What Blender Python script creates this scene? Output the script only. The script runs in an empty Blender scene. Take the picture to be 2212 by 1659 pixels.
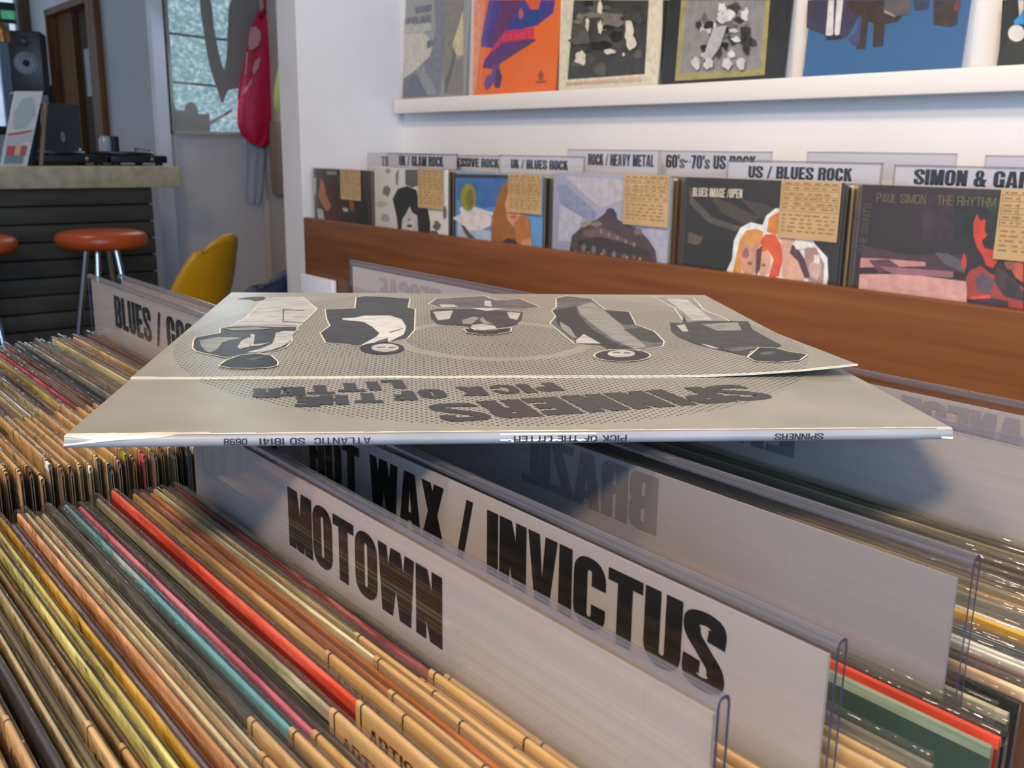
import bpy, bmesh, math, random
from mathutils import Vector, Matrix
from mathutils.geometry import tessellate_polygon

SC = bpy.context.scene
COL = SC.collection
CH = 1.13                     # camera height above the floor
R = random.Random(7)

# ------------------------------------------------------------------ camera
FPX = 2095.07
cr = Vector((0.6319, 0.7749, 0.0139)); cf = Vector((-0.7534, 0.6144, -0.2343))
yaw, pit, rol = math.radians(50.808), math.radians(13.552), math.radians(0.8154)
cf = Vector((-math.sin(yaw)*math.cos(pit), math.cos(yaw)*math.cos(pit), -math.sin(pit)))
r0 = Vector((math.cos(yaw), math.sin(yaw), 0)); u0 = r0.cross(cf)
cr = r0*math.cos(rol)+u0*math.sin(rol); cu = -r0*math.sin(rol)+u0*math.cos(rol)
cd = bpy.data.cameras.new('camera'); cam = bpy.data.objects.new('camera', cd); COL.objects.link(cam)
M = Matrix((cr, cu, -cf)).transposed().to_4x4(); M.translation = (0, 0, CH)
cam.matrix_world = M
cd.sensor_fit = 'HORIZONTAL'; cd.sensor_width = 36; cd.lens = 36*FPX/2212
cd.clip_start = 0.01; cd.clip_end = 60
cd.dof.use_dof = True; cd.dof.focus_distance = 0.40; cd.dof.aperture_fstop = 32
SC.camera = cam

# ------------------------------------------------------------------ light
SC.view_settings.view_transform = 'Standard'; SC.view_settings.look = 'None'
SC.view_settings.gamma = 1; SC.view_settings.use_curve_mapping = False
SC.view_settings.exposure = 0.28
try:
    SC.cycles.transparent_max_bounces = 32; SC.cycles.max_bounces = 10
    SC.cycles.sample_clamp_indirect = 4; SC.cycles.caustics_reflective = False; SC.cycles.caustics_refractive = False
except Exception: pass
w = bpy.data.worlds.new('world'); SC.world = w; w.use_nodes = True
w.node_tree.nodes['Background'].inputs[0].default_value = (0.62, 0.74, 1.0, 1)
w.node_tree.nodes['Background'].inputs[1].default_value = 0.42

def area(name, loc, to, sx, sy, power, col):
    l = bpy.data.lights.new(name, 'AREA'); l.shape = 'RECTANGLE'; l.size = sx; l.size_y = sy
    l.energy = power; l.color = col
    o = bpy.data.objects.new(name, l); COL.objects.link(o)
    o.location = (loc[0], loc[1], loc[2]+CH)
    d = Vector((to[0]-loc[0], to[1]-loc[1], to[2]-loc[2]))
    o.rotation_euler = d.to_track_quat('-Z', 'Y').to_euler()
    return o
def spot(name, loc, to, power, col, ang, blend=0.6, rad=0.05):
    l = bpy.data.lights.new(name, 'SPOT'); l.energy = power; l.color = col
    l.spot_size = math.radians(ang); l.spot_blend = blend; l.shadow_soft_size = rad
    o = bpy.data.objects.new(name, l); COL.objects.link(o)
    o.location = (loc[0], loc[1], loc[2]+CH)
    d = Vector((to[0]-loc[0], to[1]-loc[1], to[2]-loc[2]))
    o.rotation_euler = d.to_track_quat('-Z', 'Y').to_euler()
    return o
WARM = (1.0, 0.77, 0.54); COOL = (0.44, 0.66, 1.0)
area('shopfront_daylight', (3.0, -1.3, 0.35), (-2.0, 1.0, 0.1), 2.8, 2.0, 140, COOL)
spot('ceiling_lamp_light', (0.42, -1.05, 1.36), (-0.5, 0.5, -0.15), 120, WARM, 105, 0.8, 0.17)
spot('ceiling_lamp_light', (-0.55, -0.75, 1.36), (-0.6, 0.3, -0.15), 45, WARM, 110, 0.9, 0.17)
spot('ceiling_lamp_light', (-1.1, -0.1, 1.36), (-1.6, 1.5, 0.0), 52, WARM, 100, 0.9, 0.08)
spot('ceiling_lamp_light', (0.3, 0.1, 1.36), (-0.5, 1.5, 0.1), 50, WARM, 100, 0.9, 0.08)
spot('far_room_fill_light', (-4.2, 0.6, 1.36), (-4.4, 1.4, -0.6), 18, (1.0, 0.80, 0.62), 130, 0.9, 0.12)  # added warm fill that brightens the far room; no fitting belongs to it
area('stained_window_daylight', (-5.05, 2.12, 0.55), (-3.0, 1.0, -0.4), 0.3, 0.9, 3, (0.7, 0.88, 1.0))
area('far_window_daylight', (-7.7, 0.9, 0.5), (-5.0, 1.2, -0.2), 0.9, 1.4, 4.5, (0.6, 0.82, 1.0))

# ------------------------------------------------------------------ helpers
def ray(x, y): return cf + cr*((x-1106)/FPX) + cu*((829.5-y)/FPX)
def U(x, y, X=None, Y=None, Z=None, D=None):
    """the point where the sight line through a photo pixel meets a plane of the room (height relative to the eye)"""
    d = ray(x, y)
    k = X/d.x if X is not None else Y/d.y if Y is not None else Z/d.z if Z is not None else D
    return d*k
def S(r, g, b):
    f = lambda c: (c/255/12.92) if c <= 10 else ((c/255+0.055)/1.055)**2.4
    return (f(r), f(g), f(b), 1)

MATS = {}
def new_mat(name):
    m = bpy.data.materials.new(name); m.use_nodes = True
    return m, m.node_tree.nodes, m.node_tree.links, m.node_tree.nodes['Principled BSDF']
def plain(name, col, rough=0.5, metal=0.0, spec=0.5, emit=0):
    if name in MATS: return MATS[name]
    m, n, l, p = new_mat(name)
    p.inputs['Base Color'].default_value = col; p.inputs['Roughness'].default_value = rough
    p.inputs['Metallic'].default_value = metal; p.inputs['Specular IOR Level'].default_value = spec
    if emit:
        p.inputs['Emission Color'].default_value = col; p.inputs['Emission Strength'].default_value = emit
    MATS[name] = m; return m
def noisy(name, c1, c2, scale=(8, 8, 8), rough=0.5, detail=4, lo=0.35, hi=0.65, bump=0.0, spec=0.5, metal=0.0, c3=None, rand=True):
    """two (or three) tones broken by stretched noise, in object space"""
    if name in MATS: return MATS[name]
    m, n, l, p = new_mat(name)
    tc = n.new('ShaderNodeTexCoord'); mp = n.new('ShaderNodeMapping'); mp.inputs['Scale'].default_value = scale
    l.new(tc.outputs['Object'], mp.inputs['Vector'])
    if rand:
        oi = n.new('ShaderNodeObjectInfo'); mu = n.new('ShaderNodeMath'); mu.operation = 'MULTIPLY'; mu.inputs[1].default_value = 40
        l.new(oi.outputs['Random'], mu.inputs[0]); l.new(mu.outputs[0], mp.inputs['Location'])
    nz = n.new('ShaderNodeTexNoise'); nz.inputs['Scale'].default_value = 1; nz.inputs['Detail'].default_value = detail
    l.new(mp.outputs[0], nz.inputs['Vector'])
    rp = n.new('ShaderNodeValToRGB'); rp.color_ramp.elements[0].position = lo; rp.color_ramp.elements[1].position = hi
    rp.color_ramp.elements[0].color = c1; rp.color_ramp.elements[1].color = c2
    if c3:
        e = rp.color_ramp.elements.new(min(hi+0.06, 0.98)); e.color = c3
    l.new(nz.outputs[0], rp.inputs[0]); l.new(rp.outputs[0], p.inputs['Base Color'])
    p.inputs['Roughness'].default_value = rough; p.inputs['Specular IOR Level'].default_value = spec; p.inputs['Metallic'].default_value = metal
    if bump:
        b = n.new('ShaderNodeBump'); b.inputs['Strength'].default_value = bump; b.inputs['Distance'].default_value = 0.002
        l.new(nz.outputs[0], b.inputs['Height']); l.new(b.outputs[0], p.inputs['Normal'])
    MATS[name] = m; return m
def film(name, tint, gloss_rough, ior, haze=0.0, hazecol=(1, 1, 1, 1), wrinkle=0.0, wscale=(30, 30, 30), boost=0.0):
    """thin clear plastic: see-through, glossy at grazing angles"""
    m = bpy.data.materials.new(name); m.use_nodes = True
    n, l = m.node_tree.nodes, m.node_tree.links; n.clear()
    out = n.new('ShaderNodeOutputMaterial'); tr = n.new('ShaderNodeBsdfTransparent'); tr.inputs[0].default_value = tint
    gl = n.new('ShaderNodeBsdfGlossy'); gl.inputs['Roughness'].default_value = gloss_rough
    fr = n.new('ShaderNodeLayerWeight'); fr.inputs[0].default_value = 0.5
    pw = n.new('ShaderNodeMath'); pw.operation = 'POWER'; pw.inputs[1].default_value = 5; l.new(fr.outputs['Facing'], pw.inputs[0])
    f0 = ((ior-1)/(ior+1))**2
    sc = n.new('ShaderNodeMath'); sc.operation = 'MULTIPLY_ADD'; sc.inputs[1].default_value = 1-f0; sc.inputs[2].default_value = f0; l.new(pw.outputs[0], sc.inputs[0])
    mx = n.new('ShaderNodeMixShader')
    fac = sc.outputs[0]
    if boost:
        ad = n.new('ShaderNodeMath'); ad.operation = 'ADD'; ad.inputs[1].default_value = boost; ad.use_clamp = True
        l.new(fac, ad.inputs[0]); fac = ad.outputs[0]
    l.new(fac, mx.inputs[0]); l.new(tr.outputs[0], mx.inputs[1]); l.new(gl.outputs[0], mx.inputs[2])
    last = mx.outputs[0]
    if haze:
        df = n.new('ShaderNodeBsdfDiffuse'); df.inputs[0].default_value = hazecol
        m2 = n.new('ShaderNodeMixShader'); m2.inputs[0].default_value = haze
        l.new(last, m2.inputs[1]); l.new(df.outputs[0], m2.inputs[2]); last = m2.outputs[0]
    if wrinkle:
        tc = n.new('ShaderNodeTexCoord'); mp = n.new('ShaderNodeMapping'); mp.inputs['Scale'].default_value = wscale
        oi = n.new('ShaderNodeObjectInfo'); mu = n.new('ShaderNodeMath'); mu.operation = 'MULTIPLY'; mu.inputs[1].default_value = 30
        l.new(oi.outputs['Random'], mu.inputs[0]); l.new(mu.outputs[0], mp.inputs['Location'])
        l.new(tc.outputs['Object'], mp.inputs['Vector'])
        nz = n.new('ShaderNodeTexNoise'); nz.inputs['Scale'].default_value = 1; nz.inputs['Detail'].default_value = 3
        l.new(mp.outputs[0], nz.inputs['Vector'])
        b = n.new('ShaderNodeBump'); b.inputs['Strength'].default_value = wrinkle; b.inputs['Distance'].default_value = 0.003
        l.new(nz.outputs[0], b.inputs['Height']); l.new(b.outputs[0], gl.inputs['Normal']); l.new(b.outputs[0], fr.inputs['Normal'])
    l.new(last, out.inputs[0]); MATS[name] = m; return m

class MB:
    """collects faces (with material indices) and links them as ONE mesh object"""
    def __init__(s): s.v = []; s.f = []; s.m = []; s.sm = []
    def face(s, pts, mi=0, smooth=False):
        b = len(s.v); s.v += [tuple(p) for p in pts]; s.f.append(tuple(range(b, b+len(pts)))); s.m.append(mi); s.sm.append(smooth)
    def grid(s, rows, mi=0, smooth=True, closed=False):
        b = len(s.v); k = len(rows[0])
        for r_ in rows: s.v += [tuple(p) for p in r_]
        for i in range(len(rows)-1):
            for j in range(k if closed else k-1):
                j2 = (j+1) % k
                s.f.append((b+i*k+j, b+i*k+j2, b+(i+1)*k+j2, b+(i+1)*k+j)); s.m.append(mi); s.sm.append(smooth)
    def box(s, x0, y0, z0, x1, y1, z1, mi=0):
        P = [(x0,y0,z0),(x1,y0,z0),(x1,y1,z0),(x0,y1,z0),(x0,y0,z1),(x1,y0,z1),(x1,y1,z1),(x0,y1,z1)]
        b = len(s.v); s.v += P
        for f in ((0,3,2,1),(4,5,6,7),(0,1,5,4),(1,2,6,5),(2,3,7,6),(3,0,4,7)):
            s.f.append(tuple(b+i for i in f)); s.m.append(mi); s.sm.append(False)
    def bbox(s, x0, y0, z0, x1, y1, z1, r=0.004, mi=0):
        """box with rounded vertical and horizontal edges (bevelled rings)"""
        rows = []
        cx_, cy_ = (x0+x1)/2, (y0+y1)/2
        def ring(ins, z):
            hx, hy = (x1-x0)/2-ins, (y1-y0)/2-ins; rr = max(r-ins, r*0.3); out = []
            for (sx, sy, a0) in ((1,1,0),(-1,1,90),(-1,-1,180),(1,-1,270)):
                for k in range(4):
                    a = math.radians(a0+k*30); out.append((cx_+sx*(hx-rr)+rr*math.cos(a), cy_+sy*(hy-rr)+rr*math.sin(a), z))
            return out
        rows = [ring(r*0.6, z0), ring(r*0.15, z0+r*0.3), ring(0, z0+r*0.7), ring(0, z1-r*0.7), ring(r*0.15, z1-r*0.3), ring(r*0.6, z1)]
        s.grid(rows, mi, True, True)
        s.face(rows[0][::-1], mi); s.face(rows[-1], mi)
    def tube(s, pts, rad, n=10, mi=0, caps=True):
        rows = []; pts = [Vector(p) for p in pts]
        for i, p in enumerate(pts):
            t = (pts[min(i+1, len(pts)-1)]-pts[max(i-1, 0)]).normalized()
            a = t.cross(Vector((0,0,1)) if abs(t.z) < 0.9 else Vector((1,0,0))).normalized(); b = t.cross(a)
            rr = rad[i] if isinstance(rad, (list, tuple)) else rad
            rows.append([p+a*rr*math.cos(2*math.pi*k/n)+b*rr*math.sin(2*math.pi*k/n) for k in range(n)])
        s.grid(rows, mi, True, True)
        if caps: s.face(rows[0][::-1], mi); s.face(rows[-1], mi)
    def lathe(s, prof, c=(0,0,0), n=32, mi=0, axis='z'):
        rows = []
        for r_, h in prof:
            row = []
            for k in range(n):
                a = 2*math.pi*k/n; x, y = r_*math.cos(a), r_*math.sin(a)
                row.append((c[0]+x, c[1]+y, c[2]+h) if axis == 'z' else (c[0]+h, c[1]+x, c[2]+y) if axis == 'x' else (c[0]+x, c[1]+h, c[2]+y))
            rows.append(row)
        s.grid(rows, mi, True, True)
        s.face(rows[0][::-1], mi); s.face(rows[-1], mi)
    def poly(s, fr, outer, holes=(), h=0.0, mi=0):
        """flat polygon with holes on a frame fr = (origin, ex, ey, normal)"""
        o, ex, ey, nn = fr
        loops = [outer]+list(holes)
        pts = [p for lp in loops for p in lp]
        tris = tessellate_polygon([[Vector((p[0], p[1], 0)) for p in lp] for lp in loops])
        b = len(s.v); s.v += [tuple(o+ex*p[0]+ey*p[1]+nn*h) for p in pts]
        for t in tris:
            a, c, d = (pts[i] for i in t)
            if (c[0]-a[0])*(d[1]-a[1])-(c[1]-a[1])*(d[0]-a[0]) < 0: t = t[::-1]
            s.f.append(tuple(b+i for i in t)); s.m.append(mi); s.sm.append(False)
    def mesh(s, name, mats):
        me = bpy.data.meshes.new(name); me.from_pydata(s.v, [], s.f)
        for m in mats: me.materials.append(m)
        me.polygons.foreach_set('material_index', s.m); me.polygons.foreach_set('use_smooth', s.sm)
        me.update(); return me
    def build(s, name, mats, parent=None, off=(0,0,0)):
        if not isinstance(mats, (list, tuple)): mats = [mats]
        if off != (0,0,0): s.v = [(a-off[0], b-off[1], c-off[2]) for a, b, c in s.v]
        o = bpy.data.objects.new(name, s.mesh(name, mats)); COL.objects.link(o)
        if parent: o.parent = parent
        return o

def thing(name, label, cat, loc=(0,0,0), group=None, rotz=0):
    """an Empty at the base of a thing; loc is relative to the eye height"""
    o = bpy.data.objects.new(name, None); COL.objects.link(o); o.empty_display_size = 0.02
    o.location = (loc[0], loc[1], loc[2]+CH); o.rotation_euler = (0, 0, rotz)
    o['label'] = label; o['category'] = cat
    if group: o['group'] = group
    return o
def solo(o, label, cat, group=None):
    o['label'] = label; o['category'] = cat
    if group: o['group'] = group
    return o
def struct(name, mb, mats):
    o = mb.build(name, mats); o['kind'] = 'structure'; o.location.z += CH; return o
def ordn(k): return ['first','second','third','fourth','fifth','sixth','seventh','eighth','ninth','tenth','eleventh','twelfth','thirteenth','fourteenth','fifteenth','sixteenth','seventeenth','eighteenth','nineteenth','twentieth','twenty-first','twenty-second','twenty-third','twenty-fourth','twenty-fifth','twenty-sixth','twenty-seventh','twenty-eighth','twenty-ninth','thirtieth','thirty-first','thirty-second','thirty-third','thirty-fourth','thirty-fifth','thirty-sixth','thirty-seventh','thirty-eighth','thirty-ninth','fortieth'][k-1]

# ------------------------------------------------------------------ lettering
def rr(x0, y0, x1, y1, r, which=(1,1,1,1), n=5):
    out = []; r = min(r, abs(x1-x0)/2, abs(y1-y0)/2)
    for k, (cx_, cy_, a0) in enumerate(((x0+r, y0+r, 180), (x1-r, y0+r, 270), (x1-r, y1-r, 0), (x0+r, y1-r, 90))):
        if which[k]:
            for i in range(n+1):
                a = math.radians(a0+90*i/n); out.append((cx_+r*math.cos(a), cy_+r*math.sin(a)))
        else: out.append(((x0, y0), (x1, y0), (x1, y1), (x0, y1))[k])
    return out
def smoothp(pts, n=6, closed=False):
    out = []; k = len(pts)
    for i in range(k if closed else k-1):
        if closed: p0, p1, p2, p3 = pts[i-1], pts[i], pts[(i+1) % k], pts[(i+2) % k]
        else: p0, p1, p2, p3 = pts[max(i-1, 0)], pts[i], pts[i+1], pts[min(i+2, k-1)]
        for j in range(n):
            t = j/n; out.append(tuple(0.5*(2*p1[a]+(p2[a]-p0[a])*t+(2*p0[a]-5*p1[a]+4*p2[a]-p3[a])*t*t+(3*p1[a]-p0[a]-3*p2[a]+p3[a])*t**3) for a in (0, 1)))
    if not closed: out.append(pts[-1])
    return out
def stroke(pts, s, b, n=6):
    c = smoothp(pts, n); L, Rr = [], []
    for i, p in enumerate(c):
        q0, q1 = c[max(i-1, 0)], c[min(i+1, len(c)-1)]; tx, ty = q1[0]-q0[0], q1[1]-q0[1]; d = math.hypot(tx, ty) or 1
        nx, ny = -ty/d, tx/d; h = math.sqrt((nx*s)**2+(ny*b)**2)/2
        L.append((p[0]+nx*h, p[1]+ny*h)); Rr.append((p[0]-nx*h, p[1]-ny*h))
    return L+Rr[::-1]
def glyph(c, W, s, b):
    """one heavy condensed capital in a W x 1 box; s and b are upright and bar weights -> [(outer, holes)], width"""
    rc = lambda x0, y0, x1, y1: ([(x0, y0), (x1, y0), (x1, y1), (x0, y1)], [])
    par = lambda x0, x1, w_, y0=0, y1=1: ([(x0, y0), (x0+w_, y0), (x1+w_, y1), (x1, y1)], [])
    ro, ri = W*0.42, max(W/2-s, 0.01)
    if c == ' ': return [], W*0.45
    if c == 'I': return [rc(0, 0, s, 1)], s
    if c == '1': return [rc(s*0.35, 0, s*1.35, 1), ([(0, 0.78), (s*0.4, 0.82), (s*0.4, 0.99), (s*0.35, 1)], [])], s*1.35
    if c == 'L': return [rc(0, 0, s, 1), rc(s, 0, W*0.82, b)], W*0.82
    if c == 'E': return [rc(0, 0, s, 1), rc(s, 0, W*0.86, b), rc(s, 1-b, W*0.86, 1), rc(s, 0.5-b/2, W*0.8, 0.5+b/2)], W*0.86
    if c == 'F': return [rc(0, 0, s, 1), rc(s, 1-b, W*0.84, 1), rc(s, 0.5-b/2, W*0.78, 0.5+b/2)], W*0.84
    if c == 'T': return [rc(W/2-s/2, 0, W/2+s/2, 1-b), rc(0, 1-b, W, 1)], W
    if c == 'H': return [rc(0, 0, s, 1), rc(W-s, 0, W, 1), rc(s, 0.5-b/2, W-s, 0.5+b/2)], W
    if c in 'O0Q': return [(rr(0, 0, W, 1, ro), [rr(s, b, W-s, 1-b, ri)[::-1]])], W
    if c == 'D': return [(rr(0, 0, W, 1, ro, (0,1,1,0)), [rr(s, b, W-s, 1-b, ri, (0,1,1,0))[::-1]])], W
    if c == 'U': return [([(0, 1)]+[p for p in rr(0, 0, W, 1, ro, (1,1,0,0)) if p[1] < 0.9]+[(W, 1), (W-s, 1)]+[p for p in rr(s, b, W-s, 1, ri, (1,1,0,0)) if p[1] < 0.9][::-1]+[(s, 1)], [])], W
    if c == 'J': return [rc(W-s, 0.3, W, 1), (stroke([(W-s/2, 0.32), (W-s/2, 0.16), (W/2, b/2), (s/2, 0.16), (s/2, 0.36)], s, b), [])], W
    if c in 'CG':
        o = [p for p in rr(0, 0, W, 1, ro)]; i_ = [p for p in rr(s, b, W-s, 1-b, ri)]
        # start at lower right, go clockwise round the left to the upper right, back along the inside
        k = 12
        outer = [(W, 0.36)]+[p for p in o[k-6:k]][::-1]+[p for p in o[:6]][::-1]+o[18:24][::-1]+o[12:18][::-1]+[(W, 0.62)]
        inner = [(W-s, 0.62)]+i_[12:18]+i_[18:24]+i_[0:6]+i_[6:12]+[(W-s, 0.36)]
        g = [(outer+inner, [])]
        if c == 'G': g += [rc(W*0.54, 0.36, W, 0.36+b), rc(W-s*0.8, 0, W, 0.4)]
        return g, W
    if c in 'S':
        return [(stroke([(W-s/2, 0.64), (W-s/2, 0.86), (W/2, 1-b/2), (s/2, 0.86), (s/2, 0.68), (W/2, 0.5), (W-s/2, 0.32), (W-s/2, 0.14), (W/2, b/2), (s/2, 0.14), (s/2, 0.37)], s, b), [])], W
    if c == 's':
        g = glyph('S', W*0.85, s*0.85, b*0.8)[0]; return [([(x, y*0.7) for x, y in o], []) for o, _ in g], W*0.85
    if c in 'BPR':
        top = (rr(0, 0.46, W, 1, ro*0.7, (0,1,1,0)), [rr(s, 0.46+b*0.85, W-s, 1-b*0.9, ri, (0,1,1,0))[::-1]])
        if c == 'B': return [top, (rr(0, 0, W, 0.54, ro*0.7, (0,1,1,0)), [rr(s, b*0.9, W-s, 0.54-b*0.85, ri, (0,1,1,0))[::-1]])], W
        if c == 'P': return [top, rc(0, 0, s, 0.5)], W
        return [top, rc(0, 0, s, 0.5), ([(W-s*1.02, 0), (W, 0), (W-s*0.05, 0.42), (W-s*0.2, 0.52), (W-s*1.25, 0.5), (W-s, 0.4)], [])], W
    if c == 'A':
        t = W*1.04; return [([(0, 0), (s*0.92, 0), (t/2+s*0.1, 1), (t/2-s*0.62, 1)], []), ([(t-s*0.92, 0), (t, 0), (t/2+s*0.62, 1), (t/2-s*0.1, 1)], []), rc(t*0.26, 0.16, t*0.74, 0.16+b*0.9)], t
    if c == 'V':
        t = W*1.02; return [([(0, 1), (s*0.95, 1), (t/2+s*0.12, 0), (t/2-s*0.6, 0)], []), ([(t-s*0.95, 1), (t, 1), (t/2+s*0.6, 0), (t/2-s*0.12, 0)], [])], t
    if c == 'W':
        t = W*1.5; q = t/4; e = s*0.52
        return [([(0, 1), (s*0.86, 1), (q+e, 0), (q-e, 0)], []), ([(q-e, 0), (q+e, 0), (2*q+e*0.9, 1), (2*q-e*0.9, 1)], []), ([(2*q-e*0.9, 1), (2*q+e*0.9, 1), (3*q+e, 0), (3*q-e, 0)], []), ([(3*q-e, 0), (3*q+e, 0), (t, 1), (t-s*0.86, 1)], [])], t
    if c == 'M':
        t = W*1.32; e = s*0.5
        return [rc(0, 0, s*0.95, 1), rc(t-s*0.95, 0, t, 1), ([(0, 1), (s*1.25, 1), (t/2+e*0.8, 0), (t/2-e*0.8, 0)], []), ([(t-s*1.25, 1), (t, 1), (t/2+e*0.8, 0), (t/2-e*0.8, 0)], [])], t
    if c == 'N':
        return [rc(0, 0, s*0.9, 1), rc(W-s*0.9, 0, W, 1), ([(0, 1), (s*1.05, 1), (W, 0), (W-s*1.05, 0)], [])], W
    if c == 'X': t = W*1.02; return [par(0, t-s, s), par(t-s, 0, s)], t
    if c == 'K': return [rc(0, 0, s, 1), ([(s*0.7, 0.36), (s*0.7, 0.6), (W-s, 1), (W, 1)], []), ([(s*0.9, 0.62), (W-s*0.98, 0), (W*1.02, 0), (s*1.5, 0.8)], [])], W
    if c == 'Y': return [rc(W/2-s/2, 0, W/2+s/2, 0.45), ([(0, 1), (s*0.95, 1), (W/2+s/2, 0.42), (W/2-s/2, 0.42)], []), ([(W-s*0.95, 1), (W, 1), (W/2+s/2, 0.42), (W/2-s/2, 0.42)], [])], W
    if c == 'Z': return [rc(0, 1-b, W*0.9, 1), rc(0, 0, W*0.9, b), ([(0, b*0.8), (s, b*0.8), (W*0.9, 1-b*0.8), (W*0.9-s, 1-b*0.8)], [])], W*0.9
    if c == '/': return [par(0, W*0.42, s*0.62)], W*0.42+s*0.62
    if c == '7': return [rc(0, 1-b, W*0.9, 1), ([(W*0.18, 0), (W*0.18+s, 0), (W*0.9, 1-b), (W*0.9-s*1.05, 1-b)], [])], W*0.9
    if c in '69':
        g = [(rr(0, 0, W, 0.62, ro*0.8), [rr(s, b, W-s, 0.62-b, ri)[::-1]]), (stroke([(s/2, 0.3), (s/2, 0.84), (W/2, 1-b/2), (W-s/2, 0.86), (W-s/2, 0.72)], s, b), [])]
        if c == '9': g = [([(W-x, 1-y) for x, y in o], [[(W-x, 1-y) for x, y in h_] for h_ in hh]) for o, hh in g]
        return g, W
    if c == '8': return [(rr(0, 0.46, W, 1, ro*0.8), [rr(s, 0.46+b*0.8, W-s, 1-b*0.8, ri)[::-1]]), (rr(0, 0, W, 0.54, ro*0.8), [rr(s, b*0.8, W-s, 0.54-b*0.8, ri)[::-1]])], W
    if c == '4': return [rc(W-s*1.5, 0, W-s*0.5, 1), rc(0, 0.2, W, 0.2+b), ([(0, 0.2+b*0.5), (s*0.8, 0.2+b*0.5), (W-s*0.5, 1), (W-s*1.5, 1)], [])], W
    if c == "'": return [rc(0, 0.68, s*0.7, 1)], s*0.7
    if c == '~': return [(stroke([(0, 0.4), (W*0.22, 0.54), (W*0.5, 0.46), (W*0.78, 0.38), (W, 0.52)], s*0.6, b*0.9), [])], W
    if c == '.': return [rr_dot(W, 0.42, s)], W*0.6
    if c == '&':
        t = W*1.15
        return [(rr(t*0.1, 0.5, t*0.78, 1, t*0.3), [rr(t*0.1+s*0.8, 0.5+b*0.7, t*0.78-s*0.8, 1-b*0.7, 0.05)[::-1]]), (rr(0, 0, t*0.85, 0.56, t*0.34), [rr(s, b*0.8, t*0.85-s, 0.56-b*0.8, 0.06)[::-1]]), ([(t*0.3, 0.5), (t*0.62, 0.5), (t, 0), (t*0.7, 0)], []), ([(t*0.62, 0.1), (t*0.82, 0.06), (t*1.02, 0.46), (t*0.82, 0.46)], [])], t
    return [], W*0.5
def rr_dot(W, y, s): return (rr(W*0.3-s/2, y-s/2, W*0.3+s/2, y+s/2, s), [])
def words(txt, width, height, W=0.60, s=0.258, b=0.165, gap=0.038):
    """lettering laid out from x = 0 and squeezed or stretched to width -> list of (outer, holes)"""
    out = []; x = 0
    for ch in txt:
        g, gw = glyph(ch, W, s, b)
        for o, hs in g: out.append(([(p[0]+x, p[1]) for p in o], [[(p[0]+x, p[1]) for p in h_] for h_ in hs]))
        x += gw+gap
    k = width/(x-gap)
    f = lambda lp: [(p[0]*k, p[1]*height) for p in lp]
    return [(f(o), [f(h_) for h_ in hs]) for o, hs in out]
def write(mb, fr, txt, x, y, width, height, h=0.0002, mi=0, mirror=False, **kw):
    for k_, (o, hs) in enumerate(words(txt, width, height, **kw)):
        hk = h+0.000012*(k_ % 6)
        if mirror:
            o = [(width-p[0], p[1]) for p in o]; hs = [[(width-p[0], p[1]) for p in q] for q in hs]
        mb.poly(fr, [(p[0]+x, p[1]+y) for p in o], [[(p[0]+x, p[1]+y) for p in q] for q in hs], hk, mi)

# ------------------------------------------------------------------ shared materials
WHITE = noisy('white_wall_paint', S(226,224,222), S(232,230,228), (3,3,3), 0.7, 3, bump=0.04)
POSTW = noisy('white_post_paint', S(205,203,203), S(214,212,212), (3,3,3), 0.6, 3)
LEDGE = plain('cream_white_paint', S(232,228,220), 0.45)
BLACK = plain('black_ink', S(18,17,17), 0.55)
KRAFT = noisy('kraft_paper', S(208,166,108), S(226,186,128), (20,20,6), 0.62, 3)
INK = plain('brown_black_ink', S(58,44,32), 0.7)
CARD = plain('white_card', S(194,184,176), 0.45, 0, 0.4)
ACR = film('clear_acrylic', (0.985,0.985,0.99,1), 0.02, 1.49, 0.0, boost=0.05)
ACRF = film('acrylic_fold', (0.80,0.78,0.84,1), 0.08, 1.6, 0.05, (0.75,0.74,0.8,1), 0, (1,1,1), 0.10)
ACRE = plain('acrylic_edge', S(58,52,66), 0.35, 0, 0.3)
BAG = film('clear_bag', (0.97,0.965,0.94,1), 0.06, 1.5, 0.015, (0.8,0.77,0.66,1), 0.8, (55,110,110), 0.05)
OLDBAG = film('hazy_bag', (0.93,0.91,0.86,1), 0.09, 1.5, 0.04, (0.8,0.76,0.64,1), 0.9, (40,90,90), 0.10)
WOOD = noisy('red_brown_wood', S(106,60,28), S(130,78,38), (3,40,55), 0.42, 6, 0.3, 0.7, bump=0.03, rand=False)
DARKWOOD = noisy('bin_wood', S(70,46,30), S(92,62,40), (4,30,30), 0.6, 4, rand=False)
CARDBOARD = noisy('raw_cardboard', S(118,100,74), S(78,62,44), (200,200,18), 0.8, 3)
MOUTH = plain('sleeve_opening_shade', S(28,22,18), 0.9)  # near-black paint for the shade inside an open jacket end

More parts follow.
